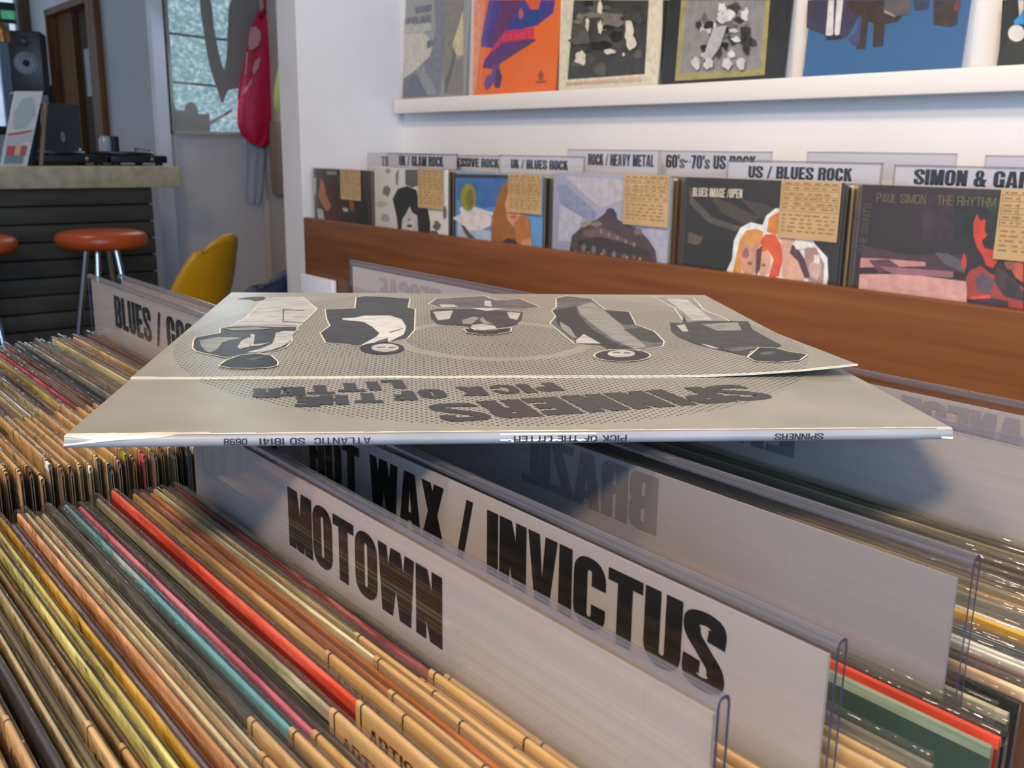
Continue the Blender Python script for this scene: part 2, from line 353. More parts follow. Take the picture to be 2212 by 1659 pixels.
# ------------------------------------------------------------------ record parts (shared meshes)
SL, SH = 0.3130, 0.3135          # sleeve length and height
def sleeve_mesh(t, worn=0):
    """jacket lying in the XZ plane: slots 0 spine edge, 1 faces, 2 raw board, 3 opening with its shade painted in"""
    mb = MB(); h = t/2; x0, x1 = -SL/2, SL/2
    prof = [(h, 0.0), (h, SH-0.0035), (h, SH-h*0.9), (h*0.7, SH-h*0.25), (0, SH), (-h*0.7, SH-h*0.25), (-h, SH-h*0.9), (-h, SH-0.0035), (-h, 0.0)]
    for i in range(len(prof)-1):
        (ya, za), (yb, zb) = prof[i], prof[i+1]
        mi = 1 if i in (0, 7) else 0
        mb.face([(x0, ya, za), (x0, yb, zb), (x1, yb, zb), (x1, ya, za)][::-1], mi, 1 <= i <= 6)
    mb.face([(x1, 0.35*h, 0.003), (x1, h, 0.0), (x1, h, SH-0.003), (x1, 0.35*h, SH-0.003)], 2)
    mb.face([(x1, -h, 0), (x1, -0.35*h, 0.003), (x1, -0.35*h, SH-0.003), (x1, -h, SH-0.003)], 2)
    mb.face([(x1-0.004, -0.35*h, 0.003), (x1-0.004, 0.35*h, 0.003), (x1-0.004, 0.35*h, SH-0.003), (x1-0.004, -0.35*h, SH-0.003)], 3)
    mb.face([(x1, -h, SH-0.003), (x1, h, SH-0.003), (x1, 0, SH)], 2)
    mb.face([(x0, -h, 0), (x0, h, 0), (x0, h, SH-0.003), (x0, 0, SH), (x0, -h, SH-0.003)][::-1], 1)
    mb.face([(x0, -h, 0), (x1, -h, 0), (x1, h, 0), (x0, h, 0)], 1)
    return mb
def bag_mesh(t, tipl=0.012, tipr=0.004, up=0.0022, seed=0, puff=False):
    """clear bag a little larger than the jacket, its top corners rounded and standing out past the ends"""
    mb = MB(); rg = random.Random(seed); h0 = t/2
    x0, x1, zt = -SL/2-tipl, SL/2+tipr, SH+up
    path = [(x0, 0.0), (x0, zt-0.02), (x0+0.001, zt-0.011), (x0+0.004, zt-0.004), (x0+0.010, zt-0.0008)]
    n = 14
    for k in range(n+1): path.append((x0+0.014+(x1-x0-0.020)*k/n, zt+rg.uniform(-0.0006, 0.0005)))
    
    rows = []
    for (x, z) in path:
        cx_ = min(max(x, x0+0.012), x1-0.008); cz = min(z, zt-0.012)
        dx, dz = x-cx_, z-cz; d = math.hypot(dx, dz) or 1; ux, uz = (dx/d, dz/d)
        h = h0+(0.0019 if puff else 0.0003)*max(0, 1-(x-x0)/0.022)**0.8+((0.0009 if puff else 0.0002)*max(0, (x-x1+0.03)/0.03))
        row = []
        for k in range(6):
            a = math.pi*k/5; row.append((x-ux*h*0.9*(1-math.sin(a)), h*math.cos(a), z-uz*h*0.9*(1-math.sin(a))))
        rows.append(row)
    mb.grid(rows, 0, True)
    e = [(x1, h0, 0.0), (x1, -h0, 0.0)]
    mb.face([r_[0] for r_ in rows]+[e[0]], 0); mb.face(([r_[5] for r_ in rows]+[e[1]])[::-1], 0)
    return mb
TAGW, TAGH = 0.101, 0.098
def tag_mesh(t, text=True):
    """folded brown slip over the top edge, printed border and column lines running over the fold"""
    mb = MB(); h = t/2; zt = SH
    def strip(x0, x1, e, mi, zlo=-TAGH, back=-TAGH):
        rows = []
        for (y, z) in [(-h-e, zlo), (-h-e, -0.03), (-h-e, -0.001)]+[(-(h+e)*math.cos(a), (h+e)*math.sin(a)) for a in (0.3, 0.8, math.pi/2, math.pi-0.8, math.pi-0.3)]+[(h+e, -0.001), (h+e, back)]:
            rows.append([(x0, y, zt+z), (x1, y, zt+z)])
        mb.grid(rows, mi, True)
    strip(0, TAGW, 0, 0)
    for x in (0.0025, 0.043, TAGW-0.003): strip(x, x+0.0007, 0.00012, 1)
    fr = (Vector((0, -h-0.00015, zt)), Vector((1,0,0)), Vector((0,0,1)), Vector((0,-1,0)))
    if text:
        for z in (-0.0125, -0.03, -0.044, -0.056, -0.088): mb.poly(fr, [(0.0025, z), (TAGW-0.003, z), (TAGW-0.003, z+0.0005), (0.0025, z+0.0005)], (), 0, 1)
        write(mb, fr, 'ARTIST', 0.007, -0.0092, 0.026, 0.0058, 0, 1, s=0.17, b=0.10, gap=0.1)
        write(mb, fr, 'TITLE', 0.010, -0.026, 0.018, 0.005, 0, 1, s=0.15, b=0.09, gap=0.1)
        for z in (-0.064, -0.070, -0.076, -0.082): mb.poly(fr, [(0.008, z), (0.085, z), (0.085, z+0.0012), (0.008, z+0.0012)], (), 0, 1)
    return mb
T0 = 0.0014
M_SL = sleeve_mesh(T0).mesh('sleeve', [CARD, CARD, CARDBOARD, MOUTH])
M_BAG = [bag_mesh(T0+0.0005, 0.010+0.004*(k % 3)/2, 0.003+0.003*(k % 2), 0.0018+0.0012*(k % 4)/3, k).mesh('plastic_bag', [BAG]) for k in range(6)]
M_PUFF = [bag_mesh(T0+0.0005, 0.011+0.003*k, 0.004, 0.0030, 20+k, True).mesh('plastic_bag', [BAG]) for k in range(2)]
def spread(ys, gap=0.0028):
    out = []
    for y in ys: out.append(y if not out else max(y, out[-1]+gap))
    return out
def puffy(ys, i): return i % 2 == 1 and ys[i]-ys[i-1] > 0.0041 and (i == len(ys)-1 or ys[i+1]-ys[i] > 0.0041)
M_TAG = tag_mesh(T0+0.0003).mesh('price_slip', [KRAFT, INK])

def cover(name, top, face=None, wear=None, amt=0.62):
    """jacket colour: printed tone with soft variation along the edge, and pale board where it is rubbed"""
    wear = wear or tuple(min(1, c*1.3+0.05) for c in top[:3])+(1,)
    d = tuple(c*0.6 for c in top[:3])+(1,)
    a = noisy('spine_'+name, d, top, (18, 120, 200), 0.5, 6, 0.34, 0.34+0.3*amt, c3=wear if amt > 0.6 else None)
    b = noisy('face_'+name, tuple(c*0.8 for c in (face or top)[:3])+(1,), face or top, (18, 30, 18), 0.5, 4)
    return a, b
PAL = {}
PAL.update({
 'indigo': cover('indigo', S(62,58,84)), 'cream': cover('cream', S(222,206,160)), 'tan': cover('tan', S(206,166,112)),
 'gold': cover('gold', S(206,156,40), S(150,100,24)), 'paleyellow': cover('paleyellow', S(222,212,124), S(150,120,80)),
 'olive': cover('olive', S(112,104,66)), 'black': cover('black', S(30,28,26)), 'darkgrey': cover('darkgrey', S(54,50,44)),
 'lavender': cover('lavender', S(112,112,152), S(60,56,60)), 'orange': cover('orange', S(222,158,102), S(180,110,60)),
 'peach': cover('peach', S(240,196,148), S(110,64,40)), 'offwhite': cover('offwhite', S(214,208,176), S(110,96,74), S(240,235,210), 0.8),
 'blue': cover('blue', S(48,136,204), S(20,80,140)), 'lightblue': cover('lightblue', S(130,200,214), S(36,52,56), S(190,205,205), 0.8),
 'navy': cover('navy', S(38,46,58)), 'pink': cover('pink', S(240,122,150), S(90,50,60)),
 'camo': cover('camo', S(168,158,122), S(46,52,40), S(212,202,168), 0.9), 'red': cover('red', S(240,78,44), S(150,26,18)),
 'maroon': cover('maroon', S(104,48,42)), 'brown': cover('brown', S(112,74,48)), 'rust': cover('rust', S(190,108,50), S(120,64,34)),
 'grey': cover('grey', S(134,128,114)), 'darkred': cover('darkred', S(120,40,44), S(36,28,30), S(190,110,110), 0.8),
 'mauve': cover('mauve', S(124,96,84)), 'green': cover('green', S(140,150,122), S(58,74,62)), 'white': cover('white', S(228,224,212), S(150,140,120)),
 'rose': cover('rose', S(196,84,98), S(120,50,60)), 'purple': cover('purple', S(70,58,84)), 'leaf': cover('leaf', S(104,130,84)),
 'yellow': cover('yellow', S(214,188,60), S(120,90,40)), 'beige': cover('beige', S(176,156,112)), 'photo': cover('photo', S(176,146,112), S(150,122,92)),
})
PAL['camo'] = (noisy('spine_camo', S(40,48,34), S(214,206,172), (70,300,420), 0.55, 5, 0.46, 0.54), PAL['camo'][1])
def record(label, key, X, Y, ztop, lean, bag=None, tagx=None, group=None, dz=0.0, old=False, puff=False):
    """one bagged record standing on the bin floor; X is its centre"""
    t = thing('vinyl_record', label, 'record', (X, Y-(SH*math.sin(lean)), ztop+dz-SH*math.cos(lean)), group)
    t.rotation_euler = (-lean, R.uniform(-0.003, 0.003), R.uniform(-0.0008, 0.0008))
    top, face = PAL[key]
    o = bpy.data.objects.new('sleeve', M_SL); COL.objects.link(o); o.parent = t
    for k, m in ((0, top), (1, face)): o.material_slots[k].link = 'OBJECT'; o.material_slots[k].material = m
    if bag is not None:
        b = bpy.data.objects.new('plastic_bag', M_PUFF[bag % 2] if puff else M_BAG[bag % len(M_BAG)]); COL.objects.link(b); b.parent = t
        if old: b.material_slots[0].link = 'OBJECT'; b.material_slots[0].material = OLDBAG
    if tagx is not None:
        g = bpy.data.objects.new('price_slip', M_TAG); COL.objects.link(g); g.parent = t; g.location.x = tagx
    return t

# ------------------------------------------------------------------ the record island in front
ZF = -0.147                                   # height of the sleeve tops in the near bins
zfl = ZF-SH-0.0065
t = thing('record_browser', 'long two-sided wooden record browser under the packed rows in front', 'record bin', (-0.43, 0.2, -CH))
mb = MB()
mb.box(-0.80, -0.14, zfl-0.02, -0.06, 0.56, zfl-0.0005); mb.build('bin_floor', DARKWOOD, t, (-0.43, 0.2, -CH))
mb = MB(); mb.box(-0.80, -0.158, zfl-0.06, -0.06, -0.14, -0.30); mb.build('front_board', WOOD, t, (-0.43, 0.2, -CH))
mb = MB(); mb.box(-0.80, 0.56, zfl-0.06, -0.06, 0.578, -0.30); mb.build('back_board', WOOD, t, (-0.43, 0.2, -CH))
for x in (-0.80, -0.4300, -0.072):
    mb = MB(); mb.box(x-0.006 if x != -0.43 else x-0.0012, -0.14, zfl, x+0.006 if x != -0.43 else x+0.0012, 0.56, -0.31); mb.build('side_board', DARKWOOD, t, (-0.43, 0.2, -CH))
for x in (-0.79, -0.43):
    mb = MB(); mb.box(x+0.012, 0.2212, zfl, x+0.335, 0.2232, -0.31); mb.build('middle_board', DARKWOOD, t, (-0.43, 0.2, -CH))
mb = MB(); mb.box(-0.76, -0.10, -CH+0.02, -0.10, 0.52, zfl-0.02); mb.build('base_cabinet', WOOD, t, (-0.43, 0.2, -CH))

XC = -0.2535                                  # centre of the near right-hand column
near = [  # Y at ZF, colour, slip left edge (X) or None, word for the label, height change
 (0.0265,'tan',-0.24,'tan',0), (0.0305,'tan',-0.25,'sandy tan',0), (0.0355,'beige',-0.262,'tan-slipped beige',0), (0.0405,'tan',-0.255,'bright tan',0.001), (0.0462,'indigo',None,'dark indigo',-0.001),
 (0.0508,'cream',None,'cream',0), (0.0535,'olive',None,'olive gold',0), (0.0568,'beige',-0.242,'beige',0.001), (0.0622,'photo',-0.232,'brown picture',-0.001),
 (0.0652,'paleyellow',None,'pale yellow',0.001), (0.0688,'paleyellow',None,'yellow-green',0.001), (0.0722,'gold',None,'gold',0.001), (0.0755,'lavender',None,'lavender blue',-0.001),
 (0.0787,'orange',None,'orange tan',0.001), (0.0818,'cream',None,'thin cream',0), (0.0845,'peach',None,'peach',0.001), (0.0872,'offwhite',-0.205,'greyish white',0),
 (0.0905,'darkgrey',-0.2165,'charcoal',0.001), (0.0938,'black',None,'black',-0.001), (0.0968,'lightblue',-0.2055,'worn light blue',0.001), (0.0999,'blue',-0.2035,'bright blue',-0.001),
 (0.1027,'pink',-0.2055,'pink',0), (0.1058,'black',None,'glossy black',-0.001), (0.1088,'camo',-0.2065,'peeling mottled green',0.001), (0.1155,'red',-0.2055,'bright red',0.002),
 (0.1186,'maroon',-0.236,'maroon',-0.001), (0.1215,'black',None,'thin black',-0.002), (0.1242,'tan',-0.2395,'tan orange',0), (0.1275,'rust',-0.2085,'rust brown',0), (0.1308,'rust',None,'burnt orange',-0.001),
 (0.1338,'cream',-0.2255,'bright cream',0.001), (0.1378,'beige',-0.244,'sand beige',0.001), (0.1404,'grey',-0.2115,'grey',-0.001), (0.1432,'darkred',-0.2105,'dark red and black',0), (0.1463,'black',-0.2075,'dark',0)]
LEAN = 0.0
ny = spread([r_[0] for r_ in near])
for i, (y, key, tx, word, dz) in enumerate(near):
    y = ny[i]
    x = XC+R.uniform(-0.003, 0.003)
    record(f'{word} record in the nearest bin, {ordn(len(near)-i)} before the nearest lettered card', key, x, y, ZF, LEAN, i, None if tx is None else tx-x, 'records in the nearest bin', dz+R.uniform(-0.0022, 0.0018), key in ('indigo', 'olive', 'darkgrey'), puffy(ny, i))
for i, (y, key, tx, word) in enumerate([(0.1582,'tan',-0.20,'tan'), (0.163,'beige',-0.205,'beige'), (0.1675,'tan',-0.195,'light tan'), (0.172,'brown',-0.2,'brown'), (0.1765,'beige',-0.19,'grey beige'), (0.181,'tan',-0.2,'sand')]):
    record(f'{word} record with a brown slip, {ordn(i+1)} behind the nearest lettered card', key, XC, y, ZF, 0, i, tx-XC, 'records between the two lettered cards', R.uniform(-0.001, 0.001))
for i, (y, key, tx, word) in enumerate([(0.1975,'tan',-0.20,'tan'), (0.2035,'tan',-0.20,'yellowish tan'), (0.210,'beige',-0.19,'beige'), (0.2155,'grey',None,'grey')]):
    record(f'{word} record, {ordn(i+1)} behind the lettered card with the slash', key, XC, y, ZF, 0, i, None if tx is None else tx-XC, 'records behind the slashed card', R.uniform(-0.001, 0.001))
for i, (y, key, word, dz) in enumerate([(0.2365,'green','sage green',0.0), (0.2405,'red','orange red',0.001), (0.2445,'black','black glossy',0), (0.248,'darkgrey','dark scuffed',-0.001)]):
    record(f'{word} record just in front of the divider with BRAZIL showing backwards', key, XC+0.004, y, ZF, 0, None if key == 'green' else i, None, 'records before the blank card', dz)
far = ['camo','black','peach','black','mauve','white','white','navy','white','navy','gold','white','cream','grey','white','tan','beige','brown','white','darkgrey','black','brown','black','mauve','darkgrey','camo','darkgrey']
farw = ['peeling tan and black','black','pinkish','dark','mauve','white','ivory','navy','pale','dark navy','gold','bright white','cream','grey','chalk white','tan','beige','brown','silvery','charcoal','black','brown','black','mauve','charcoal','mottled','dark grey']
for i, (key, word) in enumerate(zip(far, farw)):
    y = 0.2585+(0.3695-0.2585)*i/(len(far)-1)
    record(f'{word} record, {ordn(i+1)} behind the clear divider with BRAZIL showing backwards', key, XC+R.uniform(-0.003, 0.005), y, ZF, 0, i, None, 'records behind the blank card', R.uniform(-0.0025, 0.0025), i > 14)
for i, (y, key, word) in enumerate([(0.380,'darkgrey','grey'), (0.390,'beige','beige'), (0.401,'brown','brown'), (0.412,'tan','tan'), (0.422,'grey','light grey')]):
    record(f'{word} record, {ordn(i+1)} behind the blue-shaded white card', key, XC, y, ZF-0.004, 0, i, None, 'records at the far side of the browser')

# left-hand column
ZL = -0.1395; XL = -0.5985
left = [(0.0480,'tan','tan',1),(0.0530,'beige','beige',1),(0.0580,'tan','sand',1),(0.0630,'brown','brown',1),(0.0680,'tan','tan',1),(0.0725,'mauve','mauve brown',1),(0.0775,'tan','straw tan',1),(0.0825,'beige','beige',1),(0.0870,'tan','light tan',1),
 (0.0915,'brown','dark tan',1),(0.0955,'tan','honey tan',1),(0.0998,'white','thin white',1),(0.1040,'mauve','brown mauve',1),(0.1080,'maroon','plum brown',1),(0.1122,'cream','cream',1),(0.1162,'white','white-edged',1),
 (0.1202,'beige','beige grey',1),(0.1240,'navy','navy',1),(0.1280,'mauve','taupe',1),(0.1318,'yellow','yellow-edged',1),(0.1358,'brown','brown',1),(0.1408,'rose','rose red',1),(0.1450,'mauve','dusty mauve',1),(0.1490,'brown','greyish brown',1),
 (0.1540,'darkgrey','slate grey',1),(0.1580,'black','black',1),(0.1615,'darkgrey','charcoal',0),(0.1650,'white','thin white line',0),(0.1688,'mauve','beige mauve',0),(0.1722,'purple','purple navy',0),(0.1762,'leaf','green',0),(0.1800,'cream','bright cream',0),(0.1838,'mauve','pale mauve',0),(0.1872,'tan','golden tan',0),(0.1908,'cream','cream yellow',0),(0.1945,'tan','tan',0),(0.1980,'grey','grey green',0),(0.2015,'mauve','grey mauve',0),(0.2050,'brown','brown',0),(0.2085,'brown','dark brown',0)]
ly = spread([r_[0] for r_ in left])
for i, (y, key, word, tg) in enumerate(left):
    y = ly[i]
    tx = XL+SL/2-TAGW-0.001-0.006*R.random()
    record(f'{word} record in the left-hand bin, {ordn(len(left)-i)} before the BLUES card', key, XL+R.uniform(-0.003, 0.003), y, ZL, 0, i, (tx-XL) if tg else None, 'records in the left-hand bin', R.uniform(-0.003, 0.002), i % 3 == 1, puffy(ly, i))

# ------------------------------------------------------------------ divider cards
def divider(label, x0, x1, Y, ztop, zbot, text=None, card=(0.006, 0.010, 0.010), cardh=0.12, mirror=False, inkmat=None, bend=0.0, group=None, cmat=None):
    """folded clear sheet, open below, with a white card inside; text = (string, x left, x right, z top, z bottom)"""
    t = thing('divider_card', label, 'divider', ((x0+x1)/2, Y, zbot), group); off = ((x0+x1)/2, Y, zbot)
    g, th = 0.0013, 0.0009
    mb = MB(); prof_o = [(-g-th, zbot), (-g-th, ztop-0.003)]; prof_i = [(-g, zbot), (-g, ztop-0.003)]
    for k in range(1, 8):
        a = math.pi-math.pi*k/8
        prof_o.append(((g+th)*math.cos(a), ztop-0.0022+0.0022*math.sin(a))); prof_i.append((g*math.cos(a), ztop-0.0022+0.0013*math.sin(a)))
    prof_o += [(g+th, ztop-0.003), (g+th, zbot)]; prof_i += [(g, ztop-0.003), (g, zbot)]
    nx = 8
    xs = [x0+(x1-x0)*k/nx for k in range(nx+1)]
    bow = lambda x: bend*math.sin(math.pi*(x-x0)/(x1-x0))
    for pr, fl in ((prof_o, False), (prof_i, True)):
        rows = [[(x, Y+y, z+bow(x)) for x in xs] for y, z in pr]
        if fl: rows = rows[::-1]
        mb.grid(rows[:2], 0, True); mb.grid(rows[1:-1], 0 if fl else 2, True); mb.grid(rows[-2:], 0, True)
    for x, fl in ((x0, 0), (x1, 1)):
        for i in range(len(prof_o)-1):
            q = [(x, Y+prof_o[i][0], prof_o[i][1]), (x, Y+prof_o[i+1][0], prof_o[i+1][1]), (x, Y+prof_i[i+1][0], prof_i[i+1][1]), (x, Y+prof_i[i][0], prof_i[i][1])]
            mb.face(q if fl else q[::-1], 1)
    mb.build('clear_holder', [ACR, ACRE, ACRF], t, off)
    l_, r_, tp = card
    mb = MB(); rows = []
    for z in (max(zbot+0.002, ztop-tp-cardh), ztop-tp):
        rows.append([(x, Y-0.0004, z+bow(x)*(z > ztop-0.05)) for x in [x0+l_+(x1-x0-l_-r_)*k/nx for k in range(nx+1)]])
    mb.grid(rows, 0, False); mb.grid([[(x, y+0.0008, z) for x, y, z in rw] for rw in rows[::-1]], 0, False)
    for k in range(nx): mb.face([rows[1][k], rows[1][k+1], (rows[1][k+1][0], rows[1][k+1][1]+0.0008, rows[1][k+1][2]), (rows[1][k][0], rows[1][k][1]+0.0008, rows[1][k][2])], 0)
    c = mb.build('paper_card', [cmat or CARD], t, off)
    if text:
        s, xl, xr, zt, zb = text[:5]
        mb = MB(); fr = (Vector((xl, Y-0.0004, zb)), Vector((1,0,0)), Vector((0,0,1)), Vector((0,-1,0)))
        write(mb, fr, s, 0, 0, xr-xl, zt-zb, 0.00025, 0, mirror, **(text[5] if len(text) > 5 else {}))
        mb.build('lettering', inkmat or BLACK, c, off)
    return t
GHOST = plain('show_through_ink', S(132,125,123), 0.6)
zb = ZF-0.16
divider('clear divider with a white card of one bold black word, nearest the camera', -0.4085, -0.1125, 0.1503, -0.1102, zb, ('MOTOWN', -0.3135, -0.2145, -0.1212, -0.1442), (0.003, 0.0022, 0.0055))
divider('lettered clear divider with a slash between its words, behind the nearest one', -0.4085, -0.1095, 0.1892, -0.1086, zb, ('HOT WAX / INVICTUS', -0.3715, -0.1420, -0.1178, -0.1405, dict(gap=0.04)), (0.004, 0.0030, 0.0055), bend=0.0006)
divider('clear divider holding a card seen from behind, BRAZIL faintly showing backwards', -0.4085, -0.109, 0.2517, -0.1042, zb, ('BRAZIL', -0.3005, -0.2236, -0.1143, -0.1362), (0.010, 0.0045, 0.0085), mirror=True, inkmat=GHOST, cmat=plain('grey_card', S(168,161,158), 0.45))
divider('white card shaded blue by the silver sleeve, second row past the backwards BRAZIL card', -0.4085, -0.105, 0.3742, -0.1032, zb, ('LATIN', -0.335, -0.2505, -0.1150, -0.1372), (0.003, 0.003, 0.004), mirror=True, inkmat=plain('show_through_blue_grey', S(136,136,144), 0.6))
divider('farthest white card on the right, JAPANESE faintly showing backwards', -0.4085, -0.105, 0.4315, -0.1032, zb, ('JAPANESE', -0.2322, -0.136, -0.1115, -0.1330), (0.003, 0.003, 0.0065), mirror=True, inkmat=plain('show_through_pale', S(162,156,160), 0.6))
divider('clear divider with a white card reading BLUES beside the left-hand records', -0.7698, -0.4700, 0.2140, -0.0952, zb, ('BLUES / GOSPEL', -0.7145, -0.520, -0.1045, -0.1275, dict(gap=0.06)), (0.003, 0.003, 0.004))
divider('blank-backed clear divider right behind the BLUES card', -0.7545, -0.4550, 0.2315, -0.0952, zb, None, (0.003, 0.003, 0.004))
divider('pale card with REGGAE faintly showing backwards, past the sleeve at the aisle side', -0.7640, -0.4650, 0.4355, -0.0968, zb, ('REGGAE', -0.7155, -0.6235, -0.1070, -0.1280), (0.003, 0.003, 0.006), mirror=True, inkmat=plain('show_through_pink_grey', S(168,156,152), 0.6))

# ------------------------------------------------------------------ the silver album on top
A0 = U(137, 941, Z=-0.094); A1 = U(2060, 927, Z=-0.094); A2 = U(500, 633, Z=-0.094)
AN = Vector((math.cos(math.radians(56.7335)), math.sin(math.radians(56.7335)), -0.00658)); AN.normalize()
AV = Vector((-math.sin(math.radians(56.7335)), math.cos(math.radians(56.7335)), 0.0115)); AV = (AV-AN*AV.dot(AN)).normalized()
AZ = AN.cross(AV)
AC = Vector((-0.37886, 0.29625, -0.09401)); HS = 0.15625
AO = AC-AN*HS-AV*HS                            # near-left corner of the top face
def al(px, py):
    """photo pixel -> position (u, v) on the album's top face, metres from its near-left corner"""
    d = ray(px, py); k = AO.dot(AZ)/d.dot(AZ); p = d*k-AO
    return (p.dot(AN), p.dot(AV))
ab = thing('record_sleeve', 'silver grey album sleeve lying flat on top of the divider cards', 'record sleeve')
ab.matrix_world = Matrix((AN, AV, AZ)).transposed().to_4x4(); ab.matrix_world.translation = AO-AZ*0.0046+Vector((0,0,CH))
LF = (Vector((0,0,0.0046)), Vector((1,0,0)), Vector((0,1,0)), Vector((0,0,1)))      # album frame
LW = 2*HS
def silver(name, dots):
    m, n, l, p = new_mat(name); MATS[name] = m
    tc = n.new('ShaderNodeTexCoord'); sp = n.new('ShaderNodeSeparateXYZ'); l.new(tc.outputs['Object'], sp.inputs[0])
    nz = n.new('ShaderNodeTexNoise'); nz.inputs['Scale'].default_value = 25; nz.inputs['Detail'].default_value = 6; l.new(tc.outputs['Object'], nz.inputs['Vector'])
    rp = n.new('ShaderNodeValToRGB'); rp.color_ramp.elements[0].color = S(142,138,123); rp.color_ramp.elements[1].color = S(158,154,138)
    rp.color_ramp.elements[0].position = 0.3; rp.color_ramp.elements[1].position = 0.7; l.new(nz.outputs[0], rp.inputs[0])
    def mth(op, a, b=None, c=False):
        q = n.new('ShaderNodeMath'); q.operation = op; q.use_clamp = c
        for i, v in enumerate((a, b)):
            if v is None: continue
            if isinstance(v, (int, float)): q.inputs[i].default_value = v
            else: l.new(v, q.inputs[i])
        return q.outputs[0]
    cx_, cy_, rad, ring0, ring1 = dots
    x, y = sp.outputs[0], sp.outputs[1]
    dx, dy = mth('SUBTRACT', x, cx_), mth('SUBTRACT', y, cy_)
    rr_ = mth('SQRT', mth('ADD', mth('MULTIPLY', dx, dx), mth('MULTIPLY', dy, dy)))
    P = 2*math.pi/0.00255
    a = mth('MULTIPLY', mth('ADD', x, y), P*0.70711); b = mth('MULTIPLY', mth('SUBTRACT', x, y), P*0.70711)
    dot = mth('ADD', mth('COSINE', a), mth('COSINE', b))
    inside = mth('LESS_THAN', rr_, rad)
    notring = mth('SUBTRACT', 1.0, mth('MULTIPLY', mth('GREATER_THAN', rr_, ring0), mth('LESS_THAN', rr_, ring1)))
    size = mth('ADD', mth('MULTIPLY', rr_, 5.0), 0.10)
    ink = mth('MULTIPLY', mth('MULTIPLY', mth('MULTIPLY', mth('SUBTRACT', dot, size), 6.0, True), inside), notring)
    mx = n.new('ShaderNodeMix'); mx.data_type = 'RGBA'; l.new(ink, mx.inputs[0]); l.new(rp.outputs[0], mx.inputs[6]); mx.inputs[7].default_value = S(58,55,48)
    l.new(mx.outputs[2], p.inputs['Base Color'])
    p.inputs['Roughness'].default_value = 0.34; p.inputs['Specular IOR Level'].default_value = 0.5
    return m
def circ3(a, b, c):
    ax, ay, bx, by, cx_, cy_ = *a, *b, *c
    d = 2*(ax*(by-cy_)+bx*(cy_-ay)+cx_*(ay-by))
    ux = ((ax*ax+ay*ay)*(by-cy_)+(bx*bx+by*by)*(cy_-ay)+(cx_*cx_+cy_*cy_)*(ay-by))/d
    uy = ((ax*ax+ay*ay)*(cx_-bx)+(bx*bx+by*by)*(ax-cx_)+(cx_*cx_+cy_*cy_)*(bx-ax))/d
    return ux, uy, math.hypot(ax-ux, ay-uy)
dcx, dcy, dr = circ3(al(378, 780), al(1745, 795), al(1150, 920))
icx, icy, ir = circ3(al(885, 735), al(1272, 735), al(1095, 783))
SILV = silver('silver_print', (dcx, dcy, dr, ir-0.0015, ir+0.0055))
PALE = noisy('worn_white_edge', S(232,224,198), S(206,198,172), (60,60,60), 0.7, 5)
vf = 0.0800      # edge of the upper flap
mb = MB()                                      # jacket body with a rounded spine at the near edge
prof = [(0.0022, 0.0), (0.0010, 0.0004), (0.0002, 0.0013), (0.0, 0.0023), (0.0002, 0.0034), (0.0009, 0.0042), (0.0018, 0.0046)]
n = 24; sag = lambda u: -0.0000*u
mb.grid([[(LW*k/n, v, z) for k in range(n+1)] for v, z in prof], 1, True)
mb.face([(0, 0.0018, 0.0046), (LW, 0.0018, 0.0046), (LW, LW, 0.0040), (0, LW, 0.0040)], 0)
mb.face([(0, 0.0022, 0), (0, LW, 0.0008), (LW, LW, 0.0008), (LW, 0.0022, 0)], 0)
mb.face([(0, LW, 0.0008), (0, LW, 0.0040), (LW, LW, 0.0040), (LW, LW, 0.0008)], 2)
mb.face([(0, v, z) for v, z in prof]+[(0, LW, 0.0040), (0, LW, 0.0008)], 2); mb.face(([(LW, v, z) for v, z in prof]+[(LW, LW, 0.0040), (LW, LW, 0.0008)])[::-1], 2)
SPINE = noisy('silver_spine', S(140,136,134), S(152,148,146), (30,30,30), 0.36, 4, spec=0.35)
mb.build('jacket', [SILV, SPINE, PALE], ab)
rg = random.Random(3)
mb = MB()                                      # worn pale strip along the spine and chipped corners
for k in range(60):
    u0_, u1_ = LW*k/60, LW*(k+1)/60; w_ = 0.0010+0.0007*rg.random()+(0.0012 if k < 9 else 0)
    mb.poly(LF, [(u0_, 0.0012), (u1_, 0.0012), (u1_, 0.0012+w_), (u0_, 0.0012+w_*rg.uniform(0.8, 1.1))], (), 0.00006)
for k in range(26):
    u_ = 0.146+0.034*k/26; mb.face([(u_, -0.00012, 0.0012+0.0010*rg.random()), (u_+0.0014, -0.00012, 0.0012+0.001*rg.random()), (u_+0.0014, 0.0006, 0.0042), (u_, 0.0006, 0.0042)])
mb.face([(-0.0001, -0.0002, 0.0014), (0.016, -0.0002, 0.0032), (0.030, 0.0003, 0.0038), (0.036, 0.0012, 0.0046), (-0.0001, 0.0012, 0.0046)])
mb.face([(LW-0.004, -0.0001, 0.001), (LW+0.0002, -0.0001, 0.0008), (LW+0.0002, 0.0012, 0.0046), (LW-0.006, 0.0010, 0.0045)])
mb.build('worn_spine_edge', PALE, ab)
